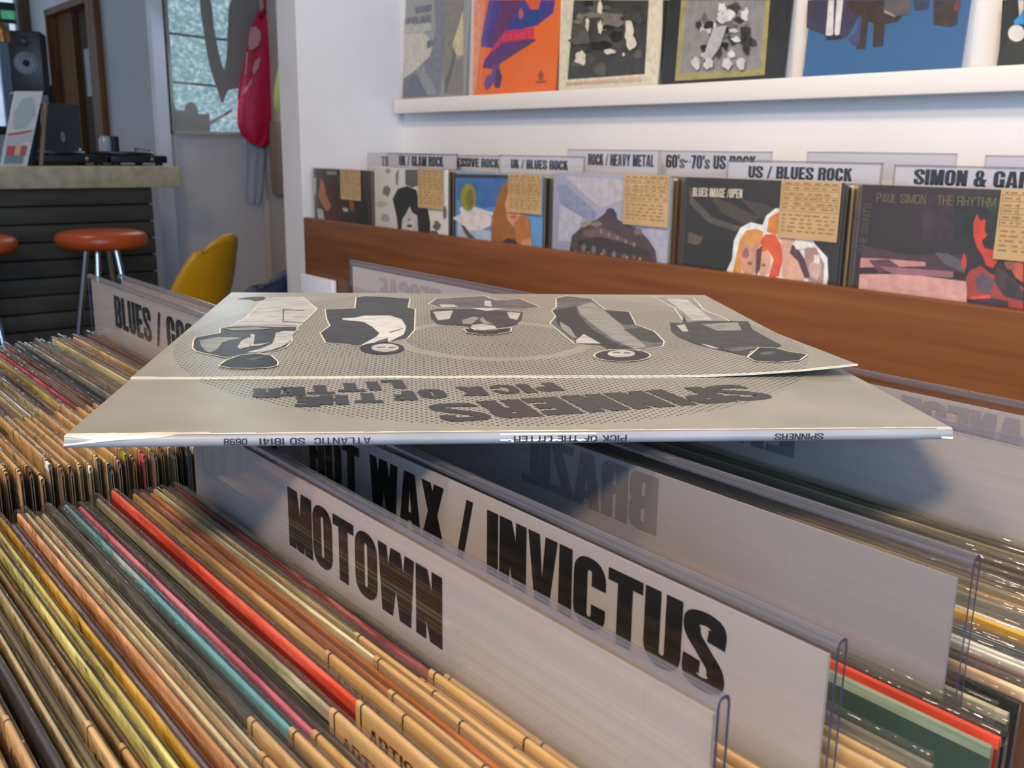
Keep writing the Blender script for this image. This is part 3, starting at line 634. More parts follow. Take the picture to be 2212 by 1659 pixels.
# the upper flap, lifting a little at its right corner
def lift(u, v): 
    k = max(0, (u/LW-0.72)/0.28); e = max(0, 1-(v-vf)/0.10)
    return 0.0006+0.0052*k*k*e
mb = MB(); nu, nv = 30, 12
rows = [[(LW*i/nu, vf+(LW-vf)*j/nv, 0.0044-0.0006*j/nv+lift(LW*i/nu, vf+(LW-vf)*j/nv)) for i in range(nu+1)] for j in range(nv+1)]
mb.grid(rows, 0, True)
mb.grid([[(x, y, z-0.0005) for x, y, z in r_] for r_ in rows[::-1]], 0, True)
for edge in ([r for r in rows[0]], [r_[-1] for r_ in rows], rows[-1][::-1], [r_[0] for r_ in rows][::-1]):
    mb.grid([[(x, y, z-0.0005) for x, y, z in edge], edge], 1, False)
fl = mb.build('cover_flap', [SILV, PALE], ab)
mb = MB()
for i in range(nu):
    a, b = rows[0][i], rows[0][i+1]; w_ = 0.0012+0.0008*rg.random()
    mb.face([(a[0], a[1]-0.0001, a[2]+0.0001), (b[0], b[1]-0.0001, b[2]+0.0001), (b[0], b[1]+w_, b[2]+0.0001), (a[0], a[1]+w_, a[2]+0.0001)])
mb.build('worn_flap_edge', PALE, fl)
# printed figures: plain generic people in grey tones
G = [noisy(f'grey_print_{k}', S(v*(0.7 if v < 120 else 0.9), v*(0.7 if v < 120 else 0.9), v*(0.67 if v < 120 else 0.86)), S(min(v*1.12, 220), min(v*1.11, 218), min(v*1.06, 208)), (110,260,110), 0.42, 5, 0.34, 0.66, rand=False) for k, v in enumerate((32, 54, 92, 134, 174, 212))]
def c7(pts): return [al(400+x/4.254, 620+y/4.254) for x, y in pts]
def c8(pts): return [al(900+x/3.687, 620+y/3.687) for x, y in pts]
def c9(pts): return [al(1200+x/2.186, 560+y/2.186) for x, y in pts]
def ell(cx_, cy_, rx, ry, f, n=18): return f([(cx_+rx*math.cos(2*math.pi*k/n), cy_+ry*math.sin(2*math.pi*k/n)) for k in range(n)])
figs = [
 [(4, c7([(390,372),(470,330),(560,280),(640,200),(680,145),(760,100),(900,90),(1080,92),(1210,200),(1180,240),(1035,372),(860,368),(640,362)])),
  (2, c7([(895,205),(1090,215),(1100,222),(910,216),(905,318),(1090,330),(1085,336),(895,326)])), (3, c7([(390,368),(850,366),(1035,368),(1035,360),(850,352),(600,350)])), (1, c7([(470,108),(600,92),(720,90),(745,110),(640,128),(600,112)])),
  (1, c7([(75,500),(95,470),(320,428),(322,385),(400,372),(620,362),(850,372),(1030,372),(1032,396),(985,440),(980,505),(930,560),(850,592),(720,603),(600,630),(380,660),(280,640),(200,625),(100,600),(68,570)])),
  (4, c7([(830,430),(900,412),(1000,410),(985,470),(950,520),(880,560),(780,590),(640,610),(560,612),(700,575),(800,530),(822,480)])),
  (3, c7([(130,500),(300,468),(460,470),(520,480),(400,500),(340,520),(300,580),(230,615),(190,600),(150,560)])), (4, c7([(520,500),(590,470),(610,500),(590,560),(500,580),(480,560)])), (4, c7([(600,440),(640,445),(630,540),(780,520),(690,548),(600,556)])), (3, c7([(360,390),(640,378),(800,390),(700,400),(440,410)])),
  (0, c7([(305,738),(370,690),(500,640),(650,622),(790,640),(855,700),(850,735),(780,755),(600,765),(420,762)])), (2, c7([(560,680),(700,650),(740,655),(620,690)]))],
 [(1, c7([(1285,205),(1560,196),(1570,95),(1650,82),(1800,86),(2065,105),(2050,190),(2115,205),(2108,400),(2040,480),(1910,508),(1840,505),(1590,548),(1440,530),(1290,518),(1240,425),(1330,360),(1300,300)])),
  (5, c7([(1440,290),(1560,285),(1640,266),(1880,264),(1990,300),(2032,370),(2010,440),(1880,508),(1820,500),(1600,550),(1760,460),(1785,430),(1720,370),(1640,325),(1450,305)])), (2, c7([(1870,420),(2010,380),(2005,388),(1880,428)])), (2, c7([(1740,510),(1860,475),(1865,510),(1790,515)])),
  (0, ell(1810, 572, 205, 56, c7)), (4, ell(1838, 568, 128, 38, c7)), (2, c7([(1760,560),(1840,556),(1840,566),(1760,570)])), (2, c7([(1870,560),(1930,562),(1930,570),(1870,570)]))],
 [(2, c8([(95,135),(160,90),(540,70),(640,105),(830,95),(985,160),(840,178),(420,170),(200,172)])), (4, c8([(180,140),(300,140),(330,160),(200,165)])), (4, c8([(540,110),(590,112),(600,160),(540,150)])),
  (1, c8([(108,190),(160,176),(500,178),(845,202),(835,260),(790,305),(660,325),(560,345),(440,330),(380,310),(170,300),(115,250)])),
  (4, c8([(130,200),(290,190),(260,260),(170,270)])), (4, c8([(420,170),(560,195),(700,178),(600,170)])), (3, c8([(360,270),(450,240),(500,250),(440,300),(370,300)])), (3, c8([(520,240),(560,280),(610,300),(540,300),(500,270)])), (4, c8([(720,205),(830,210),(800,270),(740,255)])), (4, c8([(440,310),(520,300),(620,315),(640,340),(520,350),(430,340)])),
  (0, c8([(375,345),(430,332),(470,352),(600,350),(700,335),(755,332),(750,362),(640,385),(500,386),(400,370)]))],
 [(2, c8([(1110,90),(1190,70),(1390,92),(1500,180),(1690,197),(1745,300),(1890,355),(1972,440),(1960,480),(1755,508),(1700,520),(1510,500),(1490,485),(1260,458),(1060,292),(1108,235),(1075,190),(1112,160)])),
  (0, c8([(1080,190),(1270,150),(1290,220),(1400,340),(1560,440),(1750,508),(1510,500),(1330,380),(1280,440),(1120,300),(1110,235)])), (3, c8([(1280,160),(1390,120),(1500,190),(1620,300),(1780,440),(1830,480),(1740,500),(1560,420),(1400,300),(1300,210)])),
  (0, c8([(1510,196),(1690,200),(1740,300),(1640,300),(1560,240)])), (1, c8([(1650,340),(1780,330),(1900,370),(1960,440),(1880,450),(1760,420)])), (4, c8([(1270,430),(1330,380),(1470,460),(1270,455)])), (3, c8([(1140,280),(1220,330),(1280,420),(1240,410),(1150,330)])),
  (0, ell(1637, 555, 225, 49, c8)), (4, ell(1630, 541, 110, 30, c8)), (2, c8([(1560,530),(1620,528),(1620,538),(1560,538)])), (2, c8([(1650,530),(1700,532),(1700,540),(1650,540)]))],
 [(3, c9([(460,175),(560,180),(650,180),(700,240),(810,285),(820,295),(690,290),(600,290),(560,230)])), (4, c9([(520,185),(620,190),(690,245),(740,290),(650,292),(590,240)])),
  (1, c9([(540,300),(600,305),(605,262),(620,300),(720,292),(910,295),(930,335),(1065,425),(1030,442),(930,430),(900,470),(770,436),(660,405),(580,370),(545,340)])),
  (4, c9([(570,315),(610,310),(640,370),(770,430),(740,430),(640,385)])), (3, c9([(690,310),(860,300),(880,340),(930,400),(900,430),(800,440),(860,390),(760,340)])), (2, c9([(790,430),(960,420),(950,440),(830,450)])),
  (0, c9([(905,478),(960,432),(1040,440),(1100,462),(1188,482),(1150,510),(1050,512),(940,500)])), (2, c9([(960,460),(1030,455),(1040,470),(980,475)]))],
]
mats = G+[PALE]
for i, shapes in enumerate(figs):
    mb = MB(); k = 0
    for mi, pl in shapes:
        k += 1
        pl = [(min(max(u, 0.001), LW-0.001), min(max(v, vf+0.001), LW-0.001)) for u, v in pl]
        o = [(u, v, 0.0044-0.0006*(v-vf)/(LW-vf)+lift(u, v)+0.00012+0.00003*k) for u, v in pl]
        tr = tessellate_polygon([[Vector((u, v, 0)) for u, v in pl]])
        b = len(mb.v); mb.v += o
        for q in tr:
            a_, b_, c_ = (pl[z] for z in q)
            if (b_[0]-a_[0])*(c_[1]-a_[1])-(b_[1]-a_[1])*(c_[0]-a_[0]) < 0: q = q[::-1]
            mb.f.append(tuple(b+z for z in q)); mb.m.append(mi); mb.sm.append(False)
        if k == 1 or (i == 0 and k == 5) or (mi == 0 and k > 5):   # pale cut-out line round the outline
            pts = [Vector(p) for p in o]+[Vector(o[0])]
            for a_, b_ in zip(pts, pts[1:]):
                d = (b_-a_); d = Vector((-d.y, d.x, 0)).normalized()*0.00035 if d.length > 1e-6 else Vector((0.0004,0,0)); e = Vector((0,0,0.00002))
                mb.face([a_-d+e, b_-d+e, b_+d+e, a_+d+e], 6)
    mb.build('printed_figure', mats, fl)
# the title, upside down to us, its letters riding an arc
BI = plain('album_black_ink', S(36,32,30), 0.32)
def letters(items, H, parent, mi_name, wd, stem=0.34, bar=0.26):
    mb = MB()
    for ch, u, v, ang, k in items:
        g, gw = glyph(ch, 0.78, stem*(0.78 if ch in 'SC' else 1), bar*(0.8 if ch in 'SC' else 1))
        a = math.radians(180+ang); ca, sa = math.cos(a), math.sin(a); Hh = H*k; sl = -0.12
        f = lambda p: (u+((p[0]-gw/2+sl*(p[1]-0.5))*wd*ca-(p[1]-0.5)*sa)*Hh, v+((p[0]-gw/2+sl*(p[1]-0.5))*wd*sa+(p[1]-0.5)*ca)*Hh)
        for q_, (o, hs) in enumerate(g): mb.poly(LF, [f(p) for p in o], [[f(p) for p in q] for q in hs], 0.00012+0.00001*(q_ % 4))
    return mb.build(mi_name, BI, parent)
tv = lambda u: 0.0252+0.2197*(u-0.1258)+0.13*(u-0.1258)*(u-0.1795)
letters([(c_, u_, tv(u_), a_, 1) for c_, u_, a_ in (('S',0.2490,16),('P',0.2318,15),('I',0.2190,14),('N',0.2050,13),('N',0.1865,12),('E',0.1690,11),('R',0.1520,10),('S',0.1330,9))], 0.0250, ab, 'title_lettering', 0.89)
al2 = lambda px, py: al(px, py)
letters([('P',*al(1180,836),8,1),('I',*al(1137,839),6,1),('C',*al(1090,841),5,1),('K',*al(1020,845),3,1),('O',*al(934,851),3,1),('F',*al(873,855),2,1),('T',*al(795,860),0,1),('H',*al(722,864),-1,1),('E',*al(665,868),-2,1),('L',*al(850,830),3,1),('I',*al(807,834),3,1),('T',*al(757,837),2,1),('T',*al(692,842),2,1),('E',*al(633,846),1,1),('R',*al(576,849),0,1)], 0.0142, ab, 'title_lettering', 0.98, 0.36, 0.26)
SF = (Vector((LW, -0.0002, 0.0042)), Vector((-1,0,0)), Vector((0,0,-1)), Vector((0,-1,0)))
def spine(txt, px0, px1, hh=0.0024):
    u0_, u1_ = LW-al(px1, 940)[0], LW-al(px0, 940)[0]; mb = MB()
    write(mb, SF, txt, u0_, 0.00075, u1_-u0_, hh, -0.00005, 0, s=0.15, b=0.13, gap=0.1, W=0.62)
    mb.build('spine_lettering', BI, ab)
spine('SPINNERS', 1688, 1795); spine('PICK OF THE LITTER', 1112, 1360); spine('ATLANTIC  SD 18141', 560, 800); spine('0698', 483, 533)

# ------------------------------------------------------------------ room shell
YW = 1.61; XP = -2.50
ZFL, ZC = -CH, 1.45
FLOOR = noisy('dark_floor', S(70,58,48), S(88,74,60), (2,14,2), 0.5, 4, rand=False)
mb = MB(); mb.box(-8.2, -3.2, ZFL-0.05, 4.2, 2.6, ZFL); struct('floor', mb, FLOOR)
mb = MB(); mb.box(-8.2, -3.2, ZC, 4.2, 2.6, ZC+0.05); struct('ceiling', mb, WHITE)
mb = MB(); mb.box(XP, YW, ZFL, 4.2, YW+0.10, ZC); struct('wall_back', mb, WHITE)
mb = MB(); mb.box(-2.612, 1.275, ZFL, XP, 2.43, ZC); struct('wall_partition', mb, POSTW)

# ------------------------------------------------------------------ flat art helper
def shade_list(cols):
    out = []
    for c in cols:
        a = S(*c); k = 0.16 if max(c) > 60 else 0.3
        out.append(noisy('print_%d_%d_%d' % c, tuple(v*(1-k) for v in a[:3])+(1,), tuple(min(1, v*(1+k)+0.004) for v in a[:3])+(1,), (70,70,70), 0.36, 6, 0.3, 0.7))
    return out
def art(fr_pt, parent, items, off, name='cover_print', rough=None, h0=0.0004):
    """items: (rgb, outline in photo pixels); fr_pt(px, py) gives the point on the printed face, nrm its normal"""
    pt, nrm = fr_pt; cols = []
    for c, _ in items:
        if c not in cols: cols.append(c)
    mb = MB()
    ex = Vector((1,0,0)); ey = Vector((0,0,1))
    for k, (c, pl) in enumerate(items):
        P = [pt(*q) for q in pl]; h = h0+0.00012*k
        o = P[0]; loc = [((p-o).dot(ex), (p-o).dot(ey)) for p in P]
        yoff = [p.y for p in P]
        tr = tessellate_polygon([[Vector((a, b, 0)) for a, b in loc]])
        base = len(mb.v); mb.v += [tuple(p+nrm*h) for p in P]
        for t_ in tr:
            a_, b_, c_ = (loc[z] for z in t_)
            if (b_[0]-a_[0])*(c_[1]-a_[1])-(b_[1]-a_[1])*(c_[0]-a_[0]) < 0: t_ = t_[::-1]
            mb.f.append(tuple(base+z for z in t_)); mb.m.append(cols.index(c)); mb.sm.append(False)
    return mb.build(name, shade_list(cols), parent, off)
def el(cx_, cy_, rx, ry, n=20, a0=0): 
    ca, sa = math.cos(a0), math.sin(a0)
    return [(cx_+rx*math.cos(2*math.pi*k/n)*ca-ry*math.sin(2*math.pi*k/n)*sa, cy_+rx*math.cos(2*math.pi*k/n)*sa+ry*math.sin(2*math.pi*k/n)*ca) for k in range(n)]
def blob(cx_, cy_, rx, ry, seed, n=14, j=0.28):
    rg = random.Random(seed); return smoothp([(cx_+rx*(1+rg.uniform(-j, j))*math.cos(2*math.pi*k/n), cy_+ry*(1+rg.uniform(-j, j))*math.sin(2*math.pi*k/n)) for k in range(n)], 3, True)

# ------------------------------------------------------------------ picture ledge and the sleeves on it
YL = 1.562
lx0 = U(850, 230, Y=YL).x; lzb = U(1500, 222, Y=YL).z; lzt = U(1500, 179, Y=YL).z
t = thing('picture_ledge', 'long white painted picture ledge on the wall above the record rack', 'shelf', (-0.8, YL, lzb))
off = (-0.8, YL, lzb)
mb = MB(); mb.bbox(lx0, YL, lzb, 0.9, YL+0.012, lzt, 0.003); mb.build('front_lip', LEDGE, t, off)
mb = MB(); mb.box(lx0+0.002, YL+0.012, lzb+0.004, 0.9, YW-0.0005, lzb+0.016); mb.build('ledge_board', LEDGE, t, off)
YA = 1.585
CLEAR = film('clear_outer', (0.985,0.985,0.98,1), 0.05, 1.45, 0.02, (0.85,0.85,0.8,1), 0.25, (12,12,12), 0.01)
def wall_album(label, px0, px1, pyb, base, items, border=None, word=None):
    """square sleeve in a loose clear outer, standing on the ledge and leaning back on the wall"""
    a = U(px0, pyb, Y=YA); b = U(px1, pyb-4, Y=YA); wd = 0.3125
    xr = b.x; xl = a.x if px0 > 840 else xr-wd
    if px1 > 2212: xr = xl+wd
    zb_ = lzb+0.017; lean = (YW-0.006-YA)/0.31
    t = thing('record_sleeve', label, 'record sleeve', ((xl+xr)/2, YA, zb_), 'sleeves on the picture ledge'); off = ((xl+xr)/2, YA, zb_)
    pt0 = lambda x, z: Vector((x, YA+(z-zb_)*lean, z))
    mb = MB(); h_ = 0.3125
    rows = [[pt0(xl, zb_), pt0(xr, zb_)], [pt0(xl, zb_+h_), pt0(xr, zb_+h_)]]
    d = Vector((0, 0.004, 0))
    mb.face([rows[0][0], rows[0][1], rows[1][1], rows[1][0]], 0); mb.face([rows[0][1]+d, rows[0][0]+d, rows[1][0]+d, rows[1][1]+d], 0)
    for p, q in ((rows[0][0], rows[1][0]), (rows[1][0], rows[1][1]), (rows[1][1], rows[0][1]), (rows[0][1], rows[0][0])): mb.face([p, q, q+d, p+d], 0)
    j = mb.build('jacket', plain('jacket_%d_%d_%d' % base, S(*base), 0.45), t, off)
    def pt(px, py):
        r_ = ray(px, py); k = YA/(r_.y-lean*r_.z)*(1-lean*zb_/YA); return r_*k
    lim = lambda p: (p[0], p[1])
    if items: art((pt, Vector((0,-1,0))), j, items, off)
    if word:
        for (txt, x0_, y0_, x1_, y1_, col, kw) in word:
            p, q = pt(x0_, y0_), pt(x1_, y1_); mb = MB()
            ex = Vector((1, 0, (q.z-p.z)/(q.x-p.x))).normalized()
            mb_h = kw.pop('hh')
            write(mb, (p-Vector((0,0.0022,0)), ex, Vector((0, lean, 1)).normalized(), Vector((0,-1,0))), txt, 0, 0, (q-p).length, mb_h, 0.0, 0, **kw)
            mb.build('cover_lettering', plain('letter_%d_%d_%d' % col, S(*col), 0.5), j, off)
    mb = MB(); e = 0.006
    rows = []
    for z in (zb_+0.0005, zb_+h_+0.004):
        rows.append([pt0(xl-0.0015, z)+Vector((0,-0.003,0)), pt0(xr+e*0.7, z)+Vector((0,-0.003,0)), pt0(xr+e*0.7, z)+Vector((0,0.0055,0)), pt0(xl-0.0015, z)+Vector((0,0.0055,0))])
    mb.grid(rows, 0, False, True); mb.build('clear_outer', CLEAR, t, off)
    return t
wall_album('grey-toned sleeve with a blurred portrait, first at the left of the ledge', 868, 1003, 212, (150,152,150),
 [((196,192,176), [(872,40),(905,60),(935,90),(932,130),(905,165),(873,170)]), ((112,118,128), [(872,170),(900,150),(930,120),(942,60),(938,0),(962,0),(962,60),(958,150),(950,207),(870,211)]), ((96,104,116), [(872,175),(900,160),(930,190),(950,206),(870,211)]),
  ((138,142,146), [(900,150),(915,142),(935,180),(945,206),(925,206),(908,175)]), ((128,122,110), [(962,0),(1003,0),(1000,60),(985,70),(976,100),(985,130),(1001,120),(1000,203),(960,205),(958,150)]), ((206,194,150), [(1001,22),(1002,120),(984,120),(978,95),(990,60)]), ((90,88,84), [(962,175),(972,150),(980,102),(986,118),(975,165),(964,200)]), ((104,106,128), [(923,90),(932,84),(938,92),(930,103),(923,104)]), ((176,176,166), [(876,56),(930,50),(936,66),(878,74)])],
 word=[('BOB', 898, 28, 932, 24, (106,112,124), dict(hh=0.017)), ('DYLAN', 877, 53, 930, 46, (106,112,124), dict(hh=0.017))])
wall_album('orange sleeve with a blue and magenta figure, second from the left of the ledge', 1022, 1198, 203, (240,110,16),
 [((66,52,140), [(1056,0),(1200,0),(1195,28),(1160,55),(1130,62),(1090,70),(1070,105),(1040,100),(1038,96)]), ((96,40,100), [(1082,0),(1130,0),(1120,20),(1100,55),(1068,95),(1056,92),(1074,40)]), ((30,62,140), [(1096,62),(1110,44),(1145,22),(1180,22),(1150,56)]), ((222,92,30), [(1135,0),(1168,0),(1164,20),(1146,20)]), ((190,92,90), el(1126,30,5,12)),
  ((206,34,78), [(1093,66),(1154,60),(1153,80),(1145,88),(1090,93),(1052,133),(1048,130),(1070,95)]), ((88,46,112), [(1086,92),(1156,84),(1158,87),(1080,137),(1062,148),(1043,147),(1048,128)]), ((104,72,132), [(1066,140),(1080,136),(1079,150),(1085,165),(1080,190),(1070,189),(1066,178),(1058,190),(1050,194),(1046,180),(1052,164),(1062,160)]), ((74,44,100), [(1072,150),(1080,150),(1085,168),(1079,190),(1071,188)]), ((232,142,104), [(1025,0),(1050,0),(1030,190),(1022,203)]), ((150,66,20), [(1158,176),(1180,174),(1180,178),(1158,179)]), ((160,72,24), [(1164,160),(1170,152),(1175,160),(1174,172),(1165,173)])],
 word=[('CAMEL', 1086, 90, 1152, 82, (230,50,90), dict(hh=0.016))])
rg = random.Random(11); it = [((226,218,190), [(1212,0),(1427,0),(1416,180),(1207,192)]), ((58,56,50), [(1240,0),(1402,0),(1393,160),(1226,172)])]
for k in range(34):
    x = rg.uniform(1245, 1385); y = rg.uniform(5, 155); it.append((rg.choice([(92,88,78),(120,116,102),(40,38,34),(74,72,64)]), blob(x, y, rg.uniform(8, 22), rg.uniform(4, 12), k)))
for x, y, rx, ry in ((1299,18,6,14),(1272,52,4,14),(1300,60,5,15),(1362,66,9,22),(1366,92,12,18),(1258,126,12,16),(1320,112,14,6),(1351,118,3,4)): it.append(((212,206,186), blob(x, y, rx, ry, int(x))))
for k in range(30): it.append(((206,150,130), [(1228+k*5.45, 183-k*0.37), (1231+k*5.45, 183-k*0.37), (1231+k*5.45, 177-k*0.37), (1228+k*5.45, 177.5-k*0.37)]))
wall_album('cream-bordered sleeve with a black and white engraving, third on the ledge', 1207, 1418, 190, (226,218,190), it)
it = [((30,28,26), [(1432,0),(1706,0),(1690,168),(1428,182)]), ((164,156,92), [(1472,0),(1664,0),(1652,162),(1458,175)]), ((142,140,136), [(1484,0),(1654,0),(1642,149),(1470,158)])]
for k in range(46):
    a = rg.uniform(0, 6.3); d = rg.uniform(0, 1); x = 1562+52*d*math.cos(a)+rg.uniform(-22, 22); y = 66+62*d*math.sin(a)
    it.append((rg.choice([(60,58,58),(196,192,190),(104,100,100),(214,210,208),(44,42,42)]), blob(min(max(x, 1500), 1632), min(max(y, 4), 140), rg.uniform(4, 15), rg.uniform(4, 14), 100+k, 10, 0.45)))
it += [((178,174,172), [(1545,60),(1575,55),(1560,100),(1540,130),(1522,128)]), ((60,56,56), [(1604,58),(1626,60),(1622,118),(1614,118),(1616,76),(1604,100)])]
for x in (1508, 1535, 1575, 1605): it.append(((200,196,194), blob(x, 138, 10, 12, x)))
wall_album('black sleeve with an olive-framed grey picture, fourth on the ledge', 1430, 1692, 178, (24,22,22), it)
wall_album('blue sleeve with dark legs and white trousers, fifth on the ledge', 1733, 2072, 163, (46,98,146),
 [((56,50,74), [(1745,0),(1850,0),(1858,30),(1830,82),(1800,84),(1742,60)]), ((216,214,212), [(1790,0),(1802,0),(1800,74),(1794,78),(1784,76)]), ((216,214,212), [(1808,0),(1822,0),(1814,74),(1806,77),(1803,72)]), ((34,26,30), [(1783,77),(1820,77),(1822,84),(1786,87)]), ((56,38,24), [(1832,0),(1965,0),(1960,20),(1940,46),(1912,52),(1908,100),(1886,102),(1888,50),(1876,46),(1870,105),(1850,107),(1862,40),(1836,22)]), ((64,68,110), [(1832,84),(1850,70),(1858,30),(1862,40),(1856,100),(1842,96)]), ((92,86,84), [(1912,0),(1970,0),(1966,30),(1930,36),(1910,22)]), ((152,146,140), [(1912,22),(1935,34),(1934,37),(1910,27)]), ((46,60,84), [(1974,0),(2008,0),(2006,20),(1976,22)]), ((58,46,36), [(2018,0),(2072,0),(2068,52),(2056,58),(2018,52)]), ((112,50,56), [(2066,0),(2076,0),(2072,24),(2060,22)])])
wall_album('dark green sleeve with a blue and white shape, last on the picture ledge', 2152, 2400, 144, (36,42,36),
 [((24,24,22), [(2166,0),(2202,0),(2200,44),(2158,120)]), ((40,140,206), [(2212,22),(2212,52),(2192,54),(2190,46)]), ((226,222,210), el(2196,72,18,18)), ((206,202,190), [(2200,0),(2212,0),(2212,20),(2202,36)])])

# ------------------------------------------------------------------ the record rack against the wall
YB = 1.275; YC = 1.305
bz = U(1400, 566.7, Y=YB).z                 # top of the front board
zrf = -0.365
t = thing('record_rack', 'red-brown wooden record rack along the back wall', 'record rack', (-0.8, YB, ZFL)); off = (-0.8, YB, ZFL)
mb = MB(); mb.bbox(XP+0.001, YB, zrf-0.03, 0.95, YB+0.018, bz, 0.004); mb.build('front_board', WOOD, t, off)
mb = MB(); mb.box(XP+0.002, YB+0.018, zrf-0.02, 0.95, YW-0.002, zrf-0.0005); mb.build('rack_floor', DARKWOOD, t, off)
mb = MB(); mb.box(XP+0.002, YB+0.05, ZFL, 0.95, YW-0.004, zrf-0.03); mb.build('base_cabinet', WOOD, t, off)
rows_ = []
# a low white box on the floor line beside the partition
wx1 = U(719, 620, Y=1.262).x; wz = U(690, 600, Y=1.262).z
mb = MB(); mb.bbox(XP+0.0015, 1.2595, ZFL+0.001, wx1, 1.2735, wz, 0.003)
o = mb.build('white_panel', plain('white_panel_paint', S(226,228,236), 0.5)); o.location.z += CH
solo(o, 'short white panel standing against the rack, beside the white partition', 'panel')

SLIP = noisy('rack_slip_paper', S(192,158,104), S(206,172,118), (12,12,12), 0.6, 3)
BAGB = film('rack_bag', (0.98,0.975,0.965,1), 0.12, 1.42, 0.035, (0.8,0.78,0.7,1), 0.4, (9,9,9), 0.01)
def rack_record(short, label, px0, px1, pyt, base, items, slip=None, word=None, n=8, spread=0.052):
    """front record of a pack with its printed cover and slip; then the pack behind it"""
    xl, xr = U(px0, pyt, Y=YC).x, U(px1, pyt, Y=YC).x
    if px1 > 2212: xr = xl+0.3125
    if px0 < 662: xl = max(xr-0.3125, XP+0.004)
    xr = xl+max(xr-xl, 0.25); zt = U((px0+min(px1, 2212))/2, pyt, Y=YC).z; zb_ = zt-0.3135
    zb_ = max(zb_, zrf+0.0005)
    t = thing('vinyl_record', label, 'record', ((xl+xr)/2, YC, zb_), 'front records of the wall rack'); off = ((xl+xr)/2, YC, zb_)
    mb = MB(); mb.bbox(xl, YC, zb_, xr, YC+0.0035, zt, 0.0012)
    j = mb.build('jacket', plain('jacket_%d_%d_%d' % base, S(*base), 0.42), t, off)
    pt = lambda px, py: U(px, py, Y=YC)
    def clip(pl): return pl
    if items: art((pt, Vector((0,-1,0))), j, items, off)
    if word:
        for (txt, x0_, y0_, x1_, y1_, col, kw) in word:
            p, q = pt(x0_, y0_), pt(x1_, y1_); mb = MB(); kw = dict(kw); hh = kw.pop('hh'); up = kw.pop('up', None)
            ex = (q-p).normalized(); ey = Vector((-ex.z, 0, ex.x))
            write(mb, (p-Vector((0,0.0034,0)), ex, ey, Vector((0,-1,0))), txt, 0, 0, (q-p).length, hh, 0, 0, **kw)
            mb.build('cover_lettering', plain('letter_%d_%d_%d' % col, S(*col), 0.5), j, off)
    if slip:
        sx0, sx1, syt, syb = slip
        a, b = pt(sx0, syt), pt(min(sx1, 2300), syb); y = YC-0.0050
        z0, z1 = U(sx0, syb, Y=YC).z, zt
        mb = MB(); mb.box(a.x, y-0.0002, z0, b.x, y+0.0002, z1+0.001)
        mb.box(a.x, y, z1+0.0006, b.x, YC+0.004, z1+0.001)
        fr = (Vector((a.x, y-0.0003, z0)), Vector((1,0,0)), Vector((0,0,1)), Vector((0,-1,0))); W_, H_ = b.x-a.x, z1-z0
        for k, f in enumerate((0.93, 0.84, 0.74, 0.66, 0.57, 0.48)): mb.poly(fr, [(W_*0.03, H_*f), (W_*0.97, H_*f), (W_*0.97, H_*f+0.0007), (W_*0.03, H_*f+0.0007)], (), 0, 1)
        for fx in (0.03, 0.28, 0.965): mb.poly(fr, [(W_*fx, H_*0.48), (W_*fx+0.0007, H_*0.48), (W_*fx+0.0007, H_*0.94), (W_*fx, H_*0.94)], (), 0, 1)
        rg = random.Random(int(sx0))
        for f in (0.95, 0.87, 0.77, 0.69, 0.60, 0.52, 0.40, 0.33, 0.26, 0.19, 0.12):
            x = W_*0.06
            while x < W_*0.92:
                l_ = W_*rg.uniform(0.04, 0.14); mb.poly(fr, [(x, H_*f), (min(x+l_, W_*0.95), H_*f), (min(x+l_, W_*0.95), H_*f+0.0024), (x, H_*f+0.0024)], (), 0, 2); x += l_+W_*rg.uniform(0.02, 0.1)
        mb.build('price_slip', [SLIP, plain('slip_line', S(120,92,56), 0.7), plain('slip_type', S(150,116,70), 0.7)], t, off)
    mb = MB(); e = 0.004
    mb.grid([[(xl-e, YC-0.0062, z), (xr+e, YC-0.0062, z), (xr+e, YC+0.0048, z), (xl-e, YC+0.0048, z)] for z in (zb_, zt+0.003)], 0, False, True)
    mb.build('plastic_bag', BAGB, t, off)
    rg = random.Random(px0)
    side = ['grey', 'white', 'beige', 'darkgrey', 'cream', 'brown', 'black', 'offwhite']
    for k in range(n):
        y = YC+0.0085+spread*(k)/n
        key = side[(k*3+px0) % len(side)]
        r_ = thing('vinyl_record', f'{key.replace("darkgrey", "dark grey").replace("offwhite", "off-white")} edged record, {ordn(k+1)} behind the {short} cover in the wall rack', 'record', ((xl+xr)/2+rg.uniform(-0.002, 0.003), y, zb_), 'packed records of the wall rack')
        o = bpy.data.objects.new('sleeve', M_SL); COL.objects.link(o); o.parent = r_; o.scale = ((xr-xl)/SL, 1, (zt-zb_-0.002+rg.uniform(-0.004, 0))/SH)
        for q, m in ((0, PAL[key][0]), (1, PAL[key][1])): o.material_slots[q].link = 'OBJECT'; o.material_slots[q].material = m
        b = bpy.data.objects.new('plastic_bag', M_BAG[k % len(M_BAG)]); COL.objects.link(b); b.parent = r_; b.scale = o.scale
rack_record('leftmost', 'dark cover with a small brown figure, leftmost in the wall rack', 661, 803, 366, (36,26,22),
 [((72,42,28), [(690,400),(715,380),(735,400),(745,480),(700,478),(688,440)]), ((60,34,28), [(720,376),(738,378),(752,450),(745,480),(728,470)]), ((178,110,72), [(693,385),(700,392),(705,420),(716,445),(706,458),(696,440),(688,425)]), ((160,166,150), [(676,382),(684,384),(683,420),(678,420)]), ((180,186,172), [(686,450),(698,452),(702,475),(688,474)]), ((196,190,180), [(741,448),(752,450),(752,458),(742,456)]), ((130,84,62), [(754,430),(766,434),(765,458),(756,452)]), ((20,17,16), [(767,430),(792,432),(794,480),(770,480)])],
 (738, 783, 360, 430), [('WORDS', 708, 378, 730, 378, (150,146,140), dict(hh=0.010))], 7)
